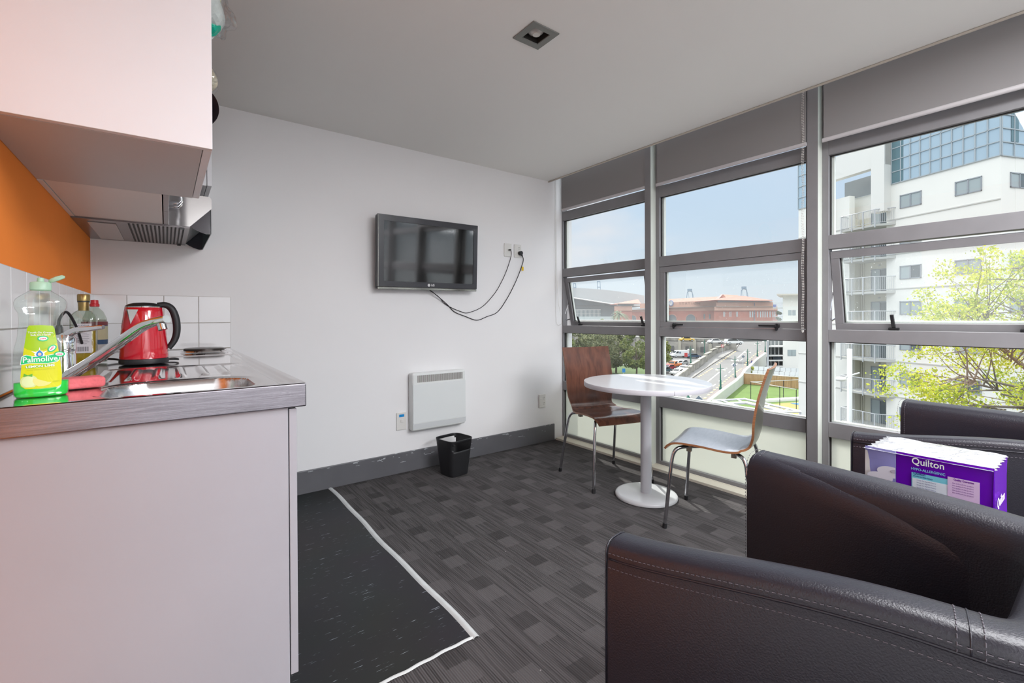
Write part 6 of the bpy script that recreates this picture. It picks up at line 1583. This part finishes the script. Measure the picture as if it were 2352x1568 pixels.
# the yellow-green street tree close to the window
rn = random.Random(12); yt = thing('tree', 'yellow-green young-leaved tree close to the window at the right', 'tree', tuple(at(2470, 1100, Z=G0)))
base = at(2480, 900, D=17); base.z = G0; fork = at(2455, 960, D=17)
LEFTB = [(560, 2215), (600, 2150), (650, 2120), (700, 2100), (750, 2080), (800, 2040), (850, 2003), (900, 2000), (950, 2030), (1000, 2050), (1060, 2100)]
def leftb(y):
    for (y0, x0), (y1, x1) in zip(LEFTB, LEFTB[1:]):
        if y0 <= y <= y1: return x0+(x1-x0)*(y-y0)/(y1-y0)
    return 2215 if y < 560 else 2100
tips = []
while len(tips) < 210:
    y = rn.uniform(520, 1050); x = rn.uniform(2000, 2620); D = rn.uniform(14, 20)
    if x < leftb(max(560, min(1050, y)))+12 or y < 560+max(0, (2300-x))*.25-40: continue
    tips.append(at(x, y, D=D))
br = MB(); lf = MB()
br.tube([base, base.lerp(fork, .5)+Vector((.2, 0, 0)), fork], [.24, .2, .16], 10)
mains = []
for (x, y, D, r) in ((2352, 925, 16, .05), (2300, 905, 15.5, .035), (2352, 700, 18, .045), (2380, 600, 17, .04), (2200, 860, 15, .02), (2270, 780, 16.5, .03), (2230, 930, 16, .025), (2420, 480, 18, .05), (2180, 700, 17, .016)): mains.append((at(x, y, D=D), r))
for p, r in mains: m_ = fork.lerp(p, .5)+Vector((rn.uniform(-.4, .4), rn.uniform(-.4, .4), rn.uniform(-.1, .5))); br.tube(bez(fork, fork.lerp(m_, .6)+Vector((0, 0, .3)), m_, p, 10), [.11*(1-i/10)+r*.9*(i/10) for i in range(11)], 7)
for tp_ in tips:
    mn = min(mains, key=lambda q: (q[0]-tp_).length)[0]; a = mn.lerp(fork, rn.uniform(0, .35)); mid = a.lerp(tp_, .5)+Vector((rn.gauss(0, .2), rn.gauss(0, .2), rn.gauss(0, .2)))
    c_ = bez(a, a.lerp(mid, .8), mid, tp_, 8); br.tube(c_, [.022*(1-i/8)+.004 for i in range(9)], 4, cap=False)
    for i in range(120):
        q = c_[rn.choice((5, 6, 7, 8, 8, 8))]; leaf(lf, q+Vector((rn.gauss(0, .20), rn.gauss(0, .20), rn.gauss(0, .11))), .10, rn)
obj('branches', br, BARKP, yt); obj('leaves', lf, LF_Y, yt)

# ================================================================== light
W = bpy.data.worlds.new('sky'); S.world = W; W.use_nodes = True; nt = W.node_tree; N = nt.nodes; L = nt.links; bgd = N['Background']
tc = N.new('ShaderNodeTexCoord'); sp = N.new('ShaderNodeSeparateXYZ'); L.new(tc.outputs['Generated'], sp.inputs[0])
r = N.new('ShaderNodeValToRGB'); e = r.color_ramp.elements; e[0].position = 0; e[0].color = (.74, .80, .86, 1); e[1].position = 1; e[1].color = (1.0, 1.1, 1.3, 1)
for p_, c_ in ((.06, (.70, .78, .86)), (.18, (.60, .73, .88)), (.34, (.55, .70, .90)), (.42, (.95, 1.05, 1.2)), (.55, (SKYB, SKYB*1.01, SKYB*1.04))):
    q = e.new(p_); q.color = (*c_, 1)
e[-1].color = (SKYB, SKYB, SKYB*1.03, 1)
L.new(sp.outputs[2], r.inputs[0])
mp = N.new('ShaderNodeMapping'); mp.inputs['Scale'].default_value = (1, 1, 2.6); L.new(tc.outputs['Generated'], mp.inputs[0])
n = N.new('ShaderNodeTexNoise'); n.inputs['Scale'].default_value = 3.2; n.inputs['Detail'].default_value = 6; n.inputs['Roughness'].default_value = .5; L.new(mp.outputs[0], n.inputs['Vector'])
cr = N.new('ShaderNodeValToRGB'); cr.color_ramp.elements[0].position = .46; cr.color_ramp.elements[1].position = .66; L.new(n.outputs['Fac'], cr.inputs[0])
# more cloud towards the north-east (left of the view)
ax = N.new('ShaderNodeVectorMath'); ax.operation = 'DOT_PRODUCT'; ax.inputs[1].default_value = (.62, .78, .15); L.new(tc.outputs['Generated'], ax.inputs[0])
mr = N.new('ShaderNodeMapRange'); mr.inputs['From Min'].default_value = .93; mr.inputs['From Max'].default_value = .995; L.new(ax.outputs['Value'], mr.inputs['Value'])
mu = N.new('ShaderNodeMath'); mu.operation = 'MULTIPLY_ADD'; mu.inputs[1].default_value = .75; mu.inputs[2].default_value = .12; L.new(mr.outputs[0], mu.inputs[0])
mm = N.new('ShaderNodeMath'); mm.operation = 'MULTIPLY'; L.new(cr.outputs[0], mm.inputs[0]); L.new(mu.outputs[0], mm.inputs[1])
mx = N.new('ShaderNodeMix'); mx.data_type = 'RGBA'; L.new(mm.outputs[0], mx.inputs[0]); L.new(r.outputs[0], mx.inputs[6]); mx.inputs[7].default_value = (.84, .82, .85, 1)
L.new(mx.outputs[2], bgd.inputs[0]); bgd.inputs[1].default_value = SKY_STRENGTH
sun = bpy.data.lights.new('sun', 'SUN'); sun.energy = SUN_E; sun.angle = math.radians(.6); sun.color = (1, .96, .90)
so_ = bpy.data.objects.new('sun', sun); COL.objects.link(so_)
az, el = math.radians(SUN_AZ), math.radians(SUN_EL); dv = Vector((math.sin(az)*math.cos(el), math.cos(az)*math.cos(el), math.sin(el)))
so_.rotation_mode = 'QUATERNION'; so_.rotation_quaternion = dv.to_track_quat('Z', 'Y')
def fill_light(x, y, e_, sz=1.0, col=(.96, .97, 1)):  # unseen area light added under the ceiling to brighten the room
    l = bpy.data.lights.new('fill_light', 'AREA'); l.energy = e_; l.shape = 'SQUARE'; l.size = sz; l.color = col
    o = bpy.data.objects.new('fill_light', l); COL.objects.link(o); o.location = (x, y, ZC-.03); return o
for x, y, e_ in FILL_LIGHTS: fill_light(x, y, e_)
